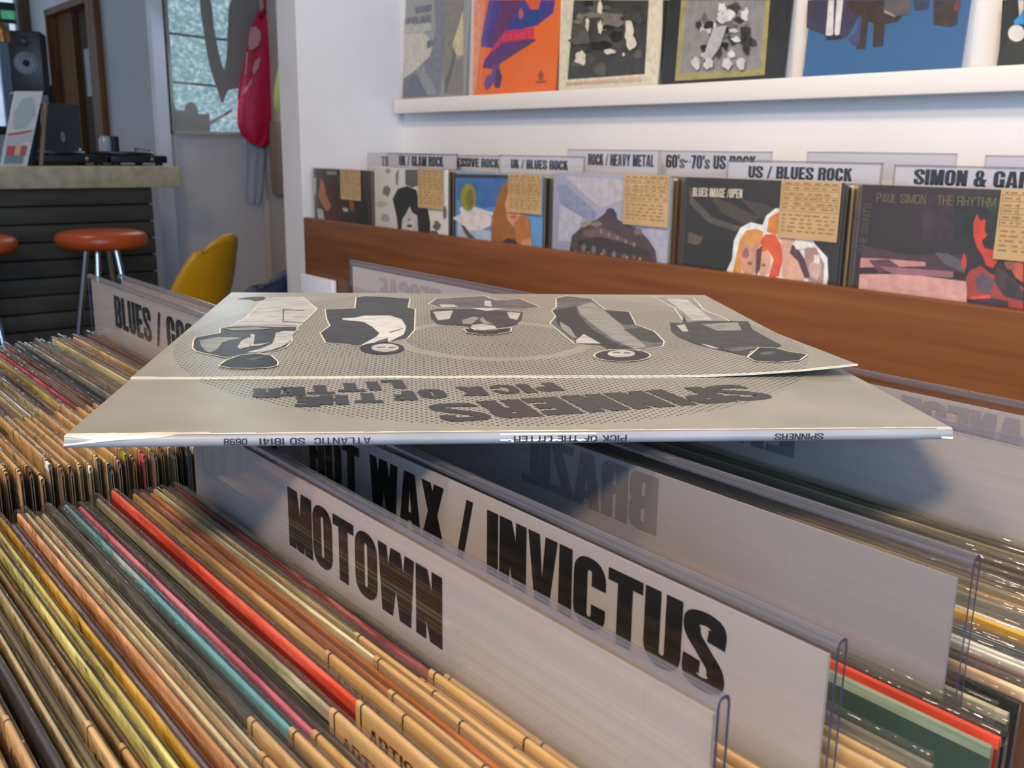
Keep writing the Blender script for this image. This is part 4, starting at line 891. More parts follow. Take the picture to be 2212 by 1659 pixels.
rack_record('marbled', 'white marbled cover with a black-haired face, second in the wall rack', 808, 966, 364, (212,210,202),
 [((120,118,112), blob(836,412,8,12,3)), ((150,146,140), blob(838,370,6,5,4)), ((168,164,156), blob(832,470,10,9,5)), ((178,174,168), blob(824,440,12,6,6)), ((128,126,122), [(855,376),(862,364),(860,400),(856,398)]), ((88,88,86), [(876,366),(905,366),(905,400),(890,405),(876,398)]),
  ((14,13,14), [(849,430),(860,408),(880,402),(900,410),(908,440),(925,452),(930,480),(930,503),(903,502),(902,470),(892,460),(886,446),(878,460),(870,478),(868,496),(860,496),(858,470)]), ((206,200,198), [(868,497),(870,474),(880,458),(886,446),(890,458),(902,466),(904,500)]), ((90,56,60), el(886,488,6,3.4)), ((150,130,128), el(885,474,4,2.5)), ((96,96,98), blob(945,488,8,10,9)), ((110,110,110), blob(962,460,5,14,8)), ((80,80,82), blob(938,505,10,8,12))],
 (906, 961, 364, 448), None, 7)
rack_record('sky blue', 'sky blue cover with a yellow sun and a long-haired face, third in the wall rack', 984, 1172, 376, (92,146,200),
 [((52,108,172), [(986,384),(1110,386),(1110,440),(1045,450),(986,430)]), ((40,42,66), [(984,376),(1104,378),(1104,386),(985,384)]), ((172,192,214), [(988,480),(1060,500),(1075,522),(988,520)]), ((214,212,214), blob(1026,470,40,24,21)), ((226,216,216), blob(1030,482,32,18,22)), ((150,144,40), el(1012,426,17,30)), ((120,116,36), el(1016,430,9,20)), ((90,70,56), [(996,484),(1004,488),(1020,508),(1034,520),(1016,518),(1004,502)]),
  ((158,98,44), [(1074,430),(1086,400),(1104,388),(1104,412),(1094,432),(1100,480),(1120,500),(1146,472),(1148,510),(1150,545),(1062,530),(1062,480)]), ((216,154,112), [(1098,418),(1114,400),(1128,430),(1128,470),(1112,490),(1098,476),(1092,440)]), ((180,112,52), [(1112,484),(1128,460),(1142,470),(1150,520),(1150,545),(1120,535)]), ((200,92,72), el(1110,468,8,3.5)), ((38,32,32), [(1084,524),(1098,514),(1114,518),(1124,534),(1080,530)]), ((206,150,112), [(1128,520),(1148,514),(1152,545),(1128,538)])],
 (1102, 1173, 376, 458), None, 7)
rack_record('crown', 'pale grey blue cover with a dark crown of jewels, fourth in the wall rack', 1196, 1450, 376, (160,164,188),
 [((188,186,196), [(1220,380),(1350,388),(1350,430),(1300,450),(1262,420)]), ((136,146,180), [(1204,400),(1222,398),(1290,460),(1280,480),(1210,440)]), ((182,184,200), [(1210,440),(1260,470),(1240,520),(1206,522)]), ((176,178,196), [(1400,490),(1440,486),(1440,570),(1424,566)]),
  ((72,58,62), [(1230,546),(1236,510),(1262,486),(1290,474),(1306,462),(1312,452),(1322,449),(1332,460),(1334,474),(1352,482),(1376,492),(1400,516),(1416,540),(1420,568),(1330,566),(1232,548)]), ((104,86,88), [(1260,498),(1300,490),(1340,510),(1370,530),(1350,532),(1300,512),(1262,510)]), ((48,36,40), [(1250,520),(1300,512),(1350,524),(1400,540),(1410,556),(1330,548),(1250,540)]), ((132,112,108), blob(1290,484,14,6,31)), ((126,100,98), blob(1380,500,10,8,32)), ((154,140,128), [(1254,484),(1270,476),(1280,482),(1262,492)]), ((60,46,50), el(1320,460,10,11))]+[((118,104,104), blob(1262+22*k, 536+5*k, 5, 9, 40+k)) for k in range(6)]+[((150,126,112), blob(1300+18*k, 500+7*k, 3, 5, 50+k)) for k in range(5)]+[((196,166,120), [(1240+28*k, 548+3*k), (1246+28*k, 540+3*k), (1250+28*k, 550+3*k)]) for k in range(6)],
 (1353, 1446, 382, 484), None, 8)
it = [((84,78,66), [(1490,400),(1500,430),(1540,470),(1600,490),(1590,500),(1530,480),(1490,440)]), ((70,62,48), [(1530,420),(1580,440),(1640,470),(1620,490),(1560,460)]), ((64,58,48), [(1600,430),(1650,440),(1690,460),(1680,480),(1640,470)]), ((92,84,66), [(1488,500),(1520,512),(1510,530),(1486,525)]), ((16,14,13), [(1500,530),(1560,515),(1600,540),(1570,580),(1484,575)]),
 ((236,240,244), [(1568,590),(1582,560),(1586,520),(1600,492),(1622,480),(1648,486),(1656,466),(1676,450),(1700,450),(1740,500),(1756,510),(1760,526),(1788,556),(1790,600),(1786,616),(1680,603)]),
 ((222,150,74), [(1598,520),(1612,498),(1634,494),(1650,500),(1648,520),(1634,545),(1610,560),(1600,595),(1582,590),(1590,560)]), ((214,158,128), [(1604,545),(1612,522),(1634,530),(1640,560),(1632,590),(1612,598),(1602,580)]), ((150,104,112), blob(1612,548,7,10,61)), ((224,136,60), [(1658,500),(1662,470),(1682,458),(1696,462),(1694,500),(1674,506)]), ((226,90,34), [(1644,520),(1654,506),(1676,506),(1688,526),(1692,560),(1684,596),(1660,604),(1672,560),(1660,540),(1646,545)]), ((224,170,144), [(1646,545),(1660,540),(1668,560),(1662,590),(1642,598),(1640,570)]), ((222,172,148), [(1688,510),(1716,508),(1726,530),(1714,570),(1700,600),(1690,596),(1692,555)]), ((228,178,152), [(1704,568),(1720,556),(1740,580),(1738,606),(1696,604)]), ((180,142,130), [(1740,536),(1764,534),(1782,570),(1780,610),(1750,612),(1740,580)]), ((96,60,72), [(1636,540),(1648,530),(1644,580),(1634,596)]), ((84,54,68), [(1708,546),(1716,520),(1740,560),(1752,600),(1740,600),(1726,565)]), ((236,226,216), blob(1732,526,16,13,63)), ((206,178,166), blob(1762,580,14,22,64)), ((240,232,226), blob(1766,560,7,10,65)), ((150,90,80), el(1622,568,5,3)), ((150,90,80), el(1652,572,4,3))]
rack_record('painted faces', 'black cover with a white-edged cluster of painted faces, fifth in the wall rack', 1483, 1826, 389, (26,23,20), it, (1693, 1812, 388, 513),
 [('BLUES IMAGE /OPEN', 1499, 424, 1606, 428, (214,206,186), dict(hh=0.0145, W=0.56, s=0.2, b=0.14, gap=0.08))], 9)
it = [((56,38,52), [(1990,420),(2060,420),(2060,520),(1990,520)]), ((22,36,32), [(2064,430),(2110,420),(2160,425),(2155,520),(2100,540),(2064,520)]), ((34,64,40), [(2100,424),(2170,430),(2160,470),(2130,450)]), ((70,46,58), [(1862,530),(1960,550),(2080,550),(2080,590),(1860,570)]), ((196,140,130), [(1860,557),(1900,558),(2000,566),(2000,575),(1858,578)]), ((104,62,76), [(1878,562),(1920,560),(1950,580),(1900,590)]), ((216,162,152), [(1858,592),(1960,592),(2090,608),(2089,655),(1855,628)]), ((150,104,112), [(1900,575),(2060,586),(2060,600),(1930,592)]), ((90,84,92), [(2020,545),(2050,548),(2090,570),(2085,590),(2040,570)]),
 ((206,62,46), [(2104,480),(2112,462),(2118,476),(2130,474),(2128,498),(2134,508),(2122,520),(2128,536),(2150,540),(2158,560),(2146,580),(2130,572),(2124,552),(2112,535),(2104,510)]), ((200,74,54), [(2078,560),(2084,546),(2090,560),(2088,578),(2078,580)]), ((168,62,52), [(2088,600),(2096,585),(2120,574),(2140,590),(2160,600),(2212,620),(2212,668),(2092,650)]), ((92,80,88), [(2108,600),(2124,588),(2150,605),(2140,636),(2112,630)]), ((60,50,52), [(2150,570),(2190,600),(2212,630),(2212,650),(2170,640),(2150,610)]), ((198,90,66), [(2180,570),(2212,560),(2212,610),(2196,600)]), ((140,92,60), [(2170,566),(2190,560),(2196,586),(2176,580)]), ((60,48,60), [(2092,646),(2130,640),(2180,650),(2180,666),(2094,654)]), ((224,84,60), [(2098,640),(2140,636),(2142,644),(2100,646)])]+[((36,34,32), [(1870+r_*0, 440+24*r_), (1888, 441+24*r_), (1887, 452+24*r_), (1870, 451+24*r_)]) for r_ in ()]
rack_record('deep purple', 'deep purple cover with red flaming shapes over pale pink, last in the rack', 1862, 2400, 405, (38,28,34), it, (2166, 2300, 420, 560),
 [('PAUL SIMON . THE RHYTHM', 1896, 436, 2152, 448, (128,112,74), dict(hh=0.0125, s=0.09, b=0.07, gap=0.14, W=0.6)), ('THE SAINTS', 1872, 545, 1886, 440, (92,84,56), dict(hh=0.0115, s=0.1, b=0.08, gap=0.14, W=0.6))], 8)

# cards standing in the rack
PLATE = plain('rack_card', S(222,220,226), 0.5)
def rack_card(label, px0, px1, py, Y, text=None, tpx=None, tz=None, hgt=0.038, zoff=0.0):
    a, b = U(px0, py, Y=Y), U(min(px1, 2212), py, Y=Y); x0, x1 = a.x, (b.x if px1 <= 2212 else a.x+0.30)
    ztop = U((px0+min(px1, 2212))/2, py+zoff, Y=Y).z
    tt = None
    if text:
        p, q = U(tpx[0], tz[0], Y=Y), U(tpx[1], tz[1], Y=Y)
        tt = (text, p.x, p.x+(q.x-p.x), p.z, q.z)
    return divider(label, x0, x1, Y, ztop, zrf+0.001, tt, (0.002, 0.003, 0.0042), hgt, group='cards in the wall rack', cmat=PLATE)
rack_card('card reading US / BLUES ROCK above the wall rack', 1573, 1908, 344, 1.392, 'US / BLUES ROCK', (1618, 1840), (358, 392), 0.034, 4)
rack_card('card whose lettering starts SIMON, at the right edge of the wall rack', 1934, 2400, 353, 1.397, 'SIMON & GARFUNKEL', (1977, 2390), (365, 414), 0.036, 5)
rack_card('card reading UK / BLUES ROCK above the wall rack', 1080, 1263, 336, 1.384, 'UK / BLUES ROCK', (1104, 1227), (344, 368), 0.034)
rack_card('card reading UK / GLAM ROCK above the wall rack', 838, 988, 331, 1.383, 'UK / GLAM ROCK', (862, 958), (336, 361), 0.032)
rack_card('card half covered so it reads GRESSIVE ROCK', 905, 1083, 334, 1.41, 'PROGRESSIVE ROCK', (945, 1078), (340, 363), 0.032)
rack_card('card at the far left of the rack, mostly covered by the UK / GLAM ROCK card', 795, 935, 331, 1.43, 'TRAD', (824, 858), (338, 360), 0.032)
rack_card('card reading ROCK / HEAVY METAL above the wall rack', 1228, 1425, 323, 1.43, 'ROCK / HEAVY METAL', (1271, 1413), (332, 361), 0.04)
rack_card("card reading 60's~70's US ROCK above the wall rack", 1428, 1668, 326, 1.46, "60's~70's US ROCK", (1440, 1632), (334, 368), 0.044)
rack_card('blank pale card standing behind the US / BLUES ROCK card', 1745, 2068, 329, 1.47)
rack_card('blank pale card at the far right behind the card that starts SIMON', 2130, 2500, 335, 1.47)

# ------------------------------------------------------------------ the far room behind the partition
XW = -5.2; YD = 1.93; XF = -7.9; YR = 2.43
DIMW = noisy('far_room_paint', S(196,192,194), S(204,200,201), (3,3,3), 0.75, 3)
# doorway cut as separate pieces
mb = MB()
dx0, dx1 = U(114, 120, Y=YD).x, U(205, 60, Y=YD).x; dzt = U(112, 20, Y=YD).z
mb.box(XF-0.05, YD, ZFL, dx0, YD+0.08, ZC); mb.box(dx1, YD, ZFL, XW-0.0801, YD+0.08, ZC); mb.box(dx0, YD, dzt, dx1, YD+0.08, ZC)
struct('wall_door_side', mb, DIMW)
wz0 = U(440, 290, X=XW).z; wy0 = U(361, 100, X=XW).y; wy1 = U(520, 100, X=XW).y+0.10; wzt = 1.05
mb = MB(); mb.box(XW-0.08, YD, ZFL, XW, YR, wz0); mb.box(XW-0.08, YD, wzt, XW, YR, ZC); mb.box(XW-0.08, YD, wz0, XW, wy0, wzt); mb.box(XW-0.08, wy1, wz0, XW, YR, wzt)
struct('wall_far_left', mb, DIMW)
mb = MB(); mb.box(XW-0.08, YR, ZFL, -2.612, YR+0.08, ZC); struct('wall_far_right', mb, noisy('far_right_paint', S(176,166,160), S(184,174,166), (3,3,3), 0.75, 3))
mb = MB()
fy = U(40, 100, X=XF).y; fz1 = 1.30; fz0 = U(20, 290, X=XF).z
mb.box(XF-0.08, -3.2, ZFL, XF, YD, fz0); mb.box(XF-0.08, -3.2, fz1, XF, YD, ZC); mb.box(XF-0.08, fy, fz0, XF, YD, fz1); mb.box(XF-0.08, -3.2, fz0, XF, 0.2, fz1)
struct('wall_end', mb, DIMW)
# white upright at the corner
sy0, sy1 = U(345, 200, X=XW+0.06).y, U(371, 200, X=XW+0.06).y
mb = MB(); mb.box(XW+0.001, sy0-0.02, ZFL, XW+0.06, sy1-0.02, ZC); struct('trim_1', mb, plain('white_trim', S(222,222,230), 0.5))
ty = U(580, 500, X=XW+0.02).y
mb = MB(); mb.box(XW+0.001, ty-0.02, ZFL, XW+0.03, ty+0.01, wz0-0.35); struct('trim_2', mb, plain('far_trim', S(206,194,186), 0.6))

# frosted window with bars and paper cut-outs
def glow(name, c1, c2, c3, strength, scale):
    m, n, l, p = new_mat(name); MATS[name] = m
    tc = n.new('ShaderNodeTexCoord'); mp = n.new('ShaderNodeMapping'); mp.inputs['Scale'].default_value = scale; l.new(tc.outputs['Object'], mp.inputs[0])
    nz = n.new('ShaderNodeTexNoise'); nz.inputs['Scale'].default_value = 1; nz.inputs['Detail'].default_value = 5; l.new(mp.outputs[0], nz.inputs[0])
    rp = n.new('ShaderNodeValToRGB'); e = rp.color_ramp.elements; e[0].position = 0.35; e[1].position = 0.66; e[0].color = c1; e[1].color = c3
    q = e.new(0.52); q.color = c2; l.new(nz.outputs[0], rp.inputs[0])
    l.new(rp.outputs[0], p.inputs['Emission Color']); p.inputs['Emission Strength'].default_value = strength
    p.inputs['Base Color'].default_value = (0.1,0.12,0.13,1); p.inputs['Roughness'].default_value = 0.3
    return m
PANE = glow('frosted_daylight_glass', S(112,146,160), S(140,174,184), S(190,212,216), 0.72, (45,45,70))
FR = plain('pale_window_frame', S(176,164,150), 0.5)
win = thing('window_1', 'x', 'x', (XW, wy0, wz0)); del win['label']; del win['category']; win['kind'] = 'structure'
off = (XW, wy0, wz0)
mb = MB(); mb.box(XW-0.016, wy0, wz0, XW-0.012, wy1, wzt); mb.build('frosted_pane', PANE, win, off)
mb = MB()
for y in (wy0, wy1-0.012): mb.box(XW-0.04, y, wz0, XW+0.012, y+0.012, wzt)
mb.box(XW-0.04, wy0, wz0-0.002, XW+0.02, wy1, wz0+0.014); mb.box(XW-0.04, wy0, wzt-0.02, XW+0.012, wy1, wzt)
mb.build('window_frame', FR, win, off)
for py in (76, 180):
    z = U(400, py, X=XW-0.008).z
    mb = MB(); mb.tube([(XW-0.008, wy0+0.01, z+0.004), (XW-0.006, (wy0+wy1)/2, z-0.006), (XW-0.008, wy1-0.01, z-0.004)], 0.006, 8); mb.build('glazing_bar', plain('glazing_bar_paint', S(150,128,116), 0.6), win, off)
CUT = plain('grey_cut_paper', S(150,146,140), 0.8)
def cutout(label, pxs, x, th=0.003, kind='paper_cutout', mat=None):
    P = [U(px, py, X=x) for px, py in pxs]; c = P[0]
    fr = (Vector((x, 0, 0)), Vector((0,1,0)), Vector((0,0,1)), Vector((1,0,0)))
    mb = MB(); pl = [(p.y, p.z) for p in P]
    mb.poly(fr, pl, (), th); 
    for a, b in zip(pl, pl[1:]+pl[:1]): mb.face([(x, a[0], a[1]), (x, b[0], b[1]), (x+th, b[0], b[1]), (x+th, a[0], a[1])])
    o = mb.build(kind, mat or CUT); o.location.z += CH; return solo(o, label, 'decoration')
cutout('long grey curved cut-out shape hanging against the frosted window', smoothp([(432,0),(440,70),(452,140),(468,190),(480,222),(492,196),(514,188),(524,150),(546,60),(552,0),(500,0),(492,60),(490,110),(484,150),(474,120),(462,60),(454,0)], 4, True), XW+0.014)
cutout('grey stepped cut-out like a little building at the foot of the frosted window', [(372,284),(371,216),(381,238),(398,238),(400,228),(410,220),(420,224),(427,236),(428,246),(452,246),(453,262),(500,236),(502,240),(454,270),(453,284)], XW+0.014)

# end window with a green light
GP = thing('window_2', 'x', 'x', (XF, 0.9, fz0)); del GP['label']; del GP['category']; GP['kind'] = 'structure'; off = (XF, 0.9, fz0)
gz = [U(20, y, X=XF).z for y in (-40, 11, 22, 42, 50, 66, 290)]
mb = MB(); mb.box(XF-0.05, 0.2, fz0, XF-0.045, fy, fz1); mb.build('daylight_pane', glow('pale_daylight_glass', S(150,184,216), S(186,208,230), S(214,228,240), 0.8, (5,5,5)), GP, off)
mb = MB(); mb.box(XF-0.04, 0.2, gz[3], XF-0.036, fy, gz[2]); mb.build('green_pane', glow('green_glass', S(40,128,88), S(58,150,106), S(84,176,128), 0.62, (6,6,6)), GP, off)
BAR = plain('dark_window_bar', S(40,38,36), 0.6)
for za, zb_ in ((gz[2]+0.05, gz[2]), (gz[3], gz[4])):
    mb = MB(); mb.box(XF-0.034, 0.2, zb_, XF+0.01, fy, za); mb.build('window_bar', BAR, GP, off)
zq = U(20, 282, X=XF).z
mb = MB(); mb.box(XF-0.034, 0.2, zq-0.03, XF+0.01, fy, zq+0.03); mb.build('window_bar', BAR, GP, off)
ob = U(22, 150, X=XF).y
mb = MB(); mb.box(XF-0.034, ob-0.06, fz0, XF+0.015, ob+0.02, gz[4]); mb.build('window_mullion', plain('grey_mullion', S(130,140,152), 0.6), GP, off)
mb = MB(); p0, p1 = U(40, 30, X=XF+0.02).y, U(67, 30, X=XF+0.02).y
mb.box(XF+0.001, p0, ZFL, XF+0.05, p0+(p1-p0)*0.72, ZC); mb.box(XF+0.001, p0+(p1-p0)*0.72, ZFL, XF+0.07, p1, ZC)
struct('trim_3', mb, noisy('brown_timber', S(84,56,32), S(110,76,44), (30,30,2), 0.6, 4))

# wooden door standing in its frame
DW = noisy('brown_door_wood', S(88,56,28), S(108,72,38), (24,24,2), 0.7, 5, spec=0.12); DOORDARK = noisy('doorway_shade_brown', S(54,36,22), S(72,48,30), (24,24,2), 0.7, 4, spec=0.12)
d1 = thing('door_1', 'x', 'x', (dx0, YD, ZFL)); del d1['label']; del d1['category']; d1['kind'] = 'structure'; off = (dx0, YD, ZFL)
fw = (dx1-dx0)
mb = MB(); mb.box(dx0+0.02, YD+0.03, ZFL, dx0+fw*0.42, YD+0.07, dzt-0.03); mb.build('door_leaf', DW, d1, off)
mb = MB(); mb.box(dx0+fw*0.42, YD+0.06, ZFL, dx1-0.02, YD+0.075, dzt-0.03); mb.build('doorway_dark_sheet', DOORDARK, d1, off)  # added sheet for the dark opening beyond the leaf, its shade painted brown
mb = MB(); mb.box(dx0+fw*0.55, YD+0.05, 0.30, dx0+fw*0.74, YD+0.058, dzt-0.28); mb.build('dark_glass', plain('door_glass', S(16,18,18), 0.2), d1, off)
mb = MB(); mb.box(dx0, YD-0.03, ZFL, dx0+0.03, YD+0.08, dzt); mb.box(dx0, YD-0.03, dzt-0.04, dx1, YD+0.08, dzt); mb.box(dx1-0.03, YD-0.04, ZFL, dx1+0.13, YD+0.08, dzt+0.12); mb.build('door_frame', noisy('door_frame_wood', S(108,70,42), S(128,86,52), (24,24,2), 0.6, 4, spec=0.15), d1, off)

# bar counter
XS = -4.3
s0, s1 = U(393, 360, X=XS), U(393, 404, X=XS)
ct = thing('bar_counter', 'bar counter with a thick mottled slab top and dark board front', 'counter', (XS, 0.5, ZFL)); off = (XS, 0.5, ZFL)
SLAB = noisy('mottled_slab', S(172,160,126), S(200,188,150), (22,22,22), 0.5, 6, 0.35, 0.65, c3=S(120,104,76), rand=False)
mb = MB(); mb.bbox(XS-0.75, -1.6, s1.z, XS, s1.y, s0.z, 0.006); mb.build('slab_top', SLAB, ct, off)
by = U(331, 450, X=XS-0.05).y
BOARD = noisy('dark_counter_board', S(58,54,46), S(74,70,58), (20,3,20), 0.6, 4, rand=False)
mb = MB(); nb = 13; bh = (s1.z-ZFL)/nb
for k in range(nb):
    mb.bbox(XS-0.09, -1.6, ZFL+k*bh+0.003, XS-0.05, by, ZFL+(k+1)*bh-0.003, 0.004)
mb.build('front_boards', BOARD, ct, off)
mb = MB(); mb.box(XS-0.70, -1.6, ZFL+0.002, XS-0.088, by-0.004, s1.z-0.001); mb.build('counter_body', plain('counter_gap_dark', S(24,22,20), 0.8), ct, off)

def stool(label, pxc, loc=None):
    c = U(pxc, 520, X=-4.0); x, y = c.x, c.y; zt = U(220, 497, X=-4.0).z; zb_ = zt-0.072
    t = thing('bar_stool', label, 'stool', (x, y, ZFL), 'orange bar stools'); off = (x, y, ZFL)
    rad = 0.172
    mb = MB(); mb.lathe([(rad*0.5, zb_), (rad*0.86, zb_+0.004), (rad*0.97, zb_+0.018), (rad, zb_+0.034), (rad*0.985, zb_+0.048), (rad*0.93, zt-0.010), (rad*0.75, zt-0.002), (rad*0.3, zt)], (x, y, 0), 40)
    mb.build('seat', noisy('orange_vinyl', S(176,74,26), S(196,88,34), (6,6,6), 0.34, 2), t, off)
    CHR = plain('chrome', S(190,194,204), 0.15, 1.0)
    for a in (35, 145, 235, 325):
        ca, sa = math.cos(math.radians(a)), math.sin(math.radians(a))
        mb = MB(); mb.tube([(x+0.06*ca, y+0.06*sa, zb_+0.01), (x+0.075*ca, y+0.075*sa, zb_-0.08), (x+0.19*ca, y+0.19*sa, ZFL+0.001)], 0.012, 10); mb.build('leg', CHR, t, off)
    mb = MB(); mb.tube([(x+0.148*math.cos(k*math.pi/12), y+0.148*math.sin(k*math.pi/12), ZFL+0.28) for k in range(25)], 0.008, 8); mb.build('foot_ring', CHR, t, off)
    return t
stool('round orange vinyl bar stool with chrome legs in front of the bar counter', 220)
stool('orange bar stool cut off by the left edge of the photo', -75)

# things on the counter
zt = s0.z
bk = thing('record_sleeve', 'pale picture sleeve propped upright on the bar counter', 'record sleeve', (-4.36, 0.95, zt))
P = [U(0, 352, X=-4.33), U(58, 355, X=-4.33), U(93, 197, X=-4.40), U(32, 197, X=-4.40)]
P[0].z = P[1].z = zt+0.001
off = (-4.36, 0.95, zt); nrm = (P[1]-P[0]).cross(P[3]-P[0]).normalized()
mb = MB(); d = -nrm*0.012
mb.face(P); mb.face([p+d for p in P[::-1]])
for a, b in zip(P, P[1:]+P[:1]): mb.face([b, a, a+d, b+d])
mb.build('jacket', plain('pale_sleeve', S(206,208,202), 0.4), bk, off)
def q(u, v, h=0.001): return (P[0]*(1-u)+P[1]*u)*(1-v)+(P[3]*(1-u)+P[2]*u)*v+nrm*h
mb = MB()
for mi, pl in ((0, [(0.05,0.28),(0.95,0.34),(0.95,0.5),(0.5,0.42),(0.05,0.46)]), (1, [(0.1,0.14),(0.85,0.14),(0.85,0.27),(0.1,0.27)]), (2, [(0.42,0.12),(0.62,0.12),(0.62,0.30),(0.42,0.30)]), (3, [(0.1,0.03),(0.8,0.03),(0.8,0.14),(0.1,0.14)]), (4, [(0.2,0.5),(0.6,0.52),(0.85,0.7),(0.7,0.92),(0.3,0.9),(0.12,0.7)]), (1, [(0.05,0.40),(0.5,0.42),(0.9,0.46),(0.9,0.48),(0.4,0.45),(0.05,0.43)])):
    mb.face([q(u, v, 0.0012+0.0004*mi) for u, v in pl], mi)
mb.build('cover_print', [plain('print_cloud', S(186,190,188), 0.4), plain('print_coral', S(190,84,84), 0.4), plain('print_sand', S(214,178,140), 0.4), plain('print_slate', S(118,138,144), 0.4), plain('print_mist', S(172,184,182), 0.4)], bk, off)
es = thing('display_easel', 'small dark easel behind the pale picture sleeve', 'stand', (-4.435, 1.06, zt)); off = (-4.435, 1.06, zt)
e0, e1 = U(84, 312, X=-4.435), U(98, 222, X=-4.435)
mb = MB(); mb.tube([(-4.435, e0.y, zt+0.001), (-4.435, e1.y, e1.z)], 0.009, 8); mb.build('rear_leg', plain('easel_tan', S(150,124,92), 0.6), es, off)
mb = MB(); mb.tube([(-4.435, e0.y-0.04, zt+0.001), (-4.435, e1.y-0.03, e1.z)], 0.018, 8); mb.build('easel_back', plain('easel_dark', S(24,22,22), 0.6), es, off)

lp = thing('laptop', 'dark grey laptop standing open, seen from behind, on the bar counter', 'laptop', (-4.88, 1.25, zt)); off = (-4.88, 1.25, zt)
l0, l1, l2, l3 = U(85, 345, X=-4.84), U(178, 345, X=-4.84), U(170, 226, X=-4.90), U(94, 224, X=-4.90); l0.z = l1.z = zt+0.012
mb = MB(); L = [l0, l1, l2, l3]; d = Vector((-0.006, 0, 0.001)); mb.face(L); mb.face([p+d for p in L[::-1]])
for a, b in zip(L, L[1:]+L[:1]): mb.face([b, a, a+d, b+d])
mb.build('lid', plain('laptop_grey', S(70,76,80), 0.35, 0.6), lp, off)
mb = MB(); mb.bbox(-5.04, l0.y, zt+0.0005, -4.838, l1.y, zt+0.012, 0.004); mb.build('keyboard_base', plain('laptop_base', S(58,62,66), 0.4, 0.5), lp, off)
c = U(134, 296, X=-4.86); mb = MB(); fr = (Vector((-4.863+0.012, c.y, c.z)), Vector((0,1,0)), Vector((0,0,1)), Vector((1,0,0)))
mb.poly(fr, [(0.010*math.cos(a*0.45), 0.024*math.sin(a*0.45)) for a in range(14)], (), 0.004); mb.build('pale_emblem', plain('emblem_pale', S(128,132,140), 0.4), lp, off)

def turntable(label, px0, px1):
    y0, y1 = U(px0, 345, X=-4.47).y, U(px1, 345, X=-4.47).y; x0, x1 = -4.80, -4.47; zp = zt+0.012
    t = thing('turntable', label, 'turntable', ((x0+x1)/2, (y0+y1)/2, zt), 'black decks on the counter'); off = ((x0+x1)/2, (y0+y1)/2, zt)
    BK = plain('matte_black', S(20,21,24), 0.45)
    mb = MB(); mb.bbox(x0, y0, zp, x1, y1, zp+0.032, 0.006); mb.build('plinth', BK, t, off)
    cy = y0+(y1-y0)*0.42; cx_ = (x0+x1)/2
    mb = MB(); mb.lathe([(0.10, zp+0.032), (0.135, zp+0.034), (0.135, zp+0.046), (0.10, zp+0.048)], (cx_, cy, 0), 36); mb.build('platter', plain('platter_dark', S(34,36,44), 0.35), t, off)
    mb = MB(); mb.tube([(x0+0.06, y1-0.05, zp+0.032), (x0+0.06, y1-0.05, zp+0.062), (x1-0.10, cy+0.10, zp+0.055)], 0.005, 8); mb.build('tonearm', plain('tonearm_grey', S(150,152,160), 0.25, 0.8), t, off)
    for fx in (x0+0.03, x1-0.03):
        for fy_ in (y0+0.03, y1-0.03):
            mb = MB(); mb.lathe([(0.016, zt+0.0004), (0.018, zt+0.006), (0.014, zp+0.001)], (fx, fy_, 0), 16); mb.build('foot', BK, t, off)
    mb = MB(); mb.lathe([(0.008, 0), (0.008, 0.006), (0.004, 0.008)], (x1, y0+(y1-y0)*0.72, zp+0.016), 14, 0, 'x'); mb.build('knob', plain('knob_silver', S(176,176,186), 0.2, 0.9), t, off)
    return t
turntable('black turntable on the counter, nearer the picture sleeve', 62, 234)
turntable('black turntable at the right end of the bar counter', 240, 362)
jr = thing('glass_jar', 'small pale jar standing behind the black turntables', 'jar', (-4.90, U(236, 300, X=-4.84).y, zt)); off = tuple(Vector((-4.90, U(236, 300, X=-4.84).y, zt)))
jz = U(240, 294, X=-4.84).z
mb = MB(); mb.lathe([(0.026, zt+0.0006), (0.028, zt+0.01), (0.028, jz-0.012), (0.022, jz-0.008), (0.022, jz)], (off[0], off[1], 0), 24); mb.build('jar_body', plain('jar_pale', S(150,164,168), 0.2), jr, off)
y0, y1 = U(249, 300, X=-4.82).y, U(263, 300, X=-4.82).y
bb = MB(); bb.bbox(-4.91, y0, zt+0.0006, -4.86, y1, jz, 0.004); o = bb.build('black_tin', plain('tin_black', S(26,28,30), 0.4)); o.location.z += CH; solo(o, 'little black tin beside the pale jar behind the turntables', 'tin')

# loudspeaker on a slim stand behind the counter
sp_ = U(56, 130, D=5.2); sx, sy = sp_.x, sp_.y
z0, z1 = U(60, 197, D=5.2).z, U(52, 68, D=5.2).z; hw = 0.082
t = thing('loudspeaker', 'black two-way loudspeaker with a grey cone behind the counter', 'speaker', (sx, sy, z0), rotz=0); off = (sx, sy, z0)
dirn = Vector((-sx, -sy, 0)).normalized(); t.rotation_euler.z = math.atan2(dirn.y, dirn.x)-math.radians(8)
mb = MB(); mb.bbox(-0.22, -hw, 0, 0, hw, z1-z0, 0.006); mb.build('cabinet', plain('speaker_black', S(34,30,34), 0.4), t)
hz = z1-z0
mb = MB(); mb.lathe([(0.058, 0), (0.062, 0.003), (0.060, 0.006), (0.052, 0.004), (0.020, -0.004), (0.016, 0.004), (0.004, 0.007)], (0.001, 0, hz*0.47), 36, 0, 'x'); mb.build('woofer', plain('cone_grey', S(118,116,120), 0.35), t)
mb = MB(); mb.lathe([(0.014, 0), (0.016, 0.003), (0.004, 0.009)], (0.002, 0, hz*0.47), 24, 0, 'x'); mb.build('dust_cap', plain('cap_dark', S(30,28,30), 0.4), t)
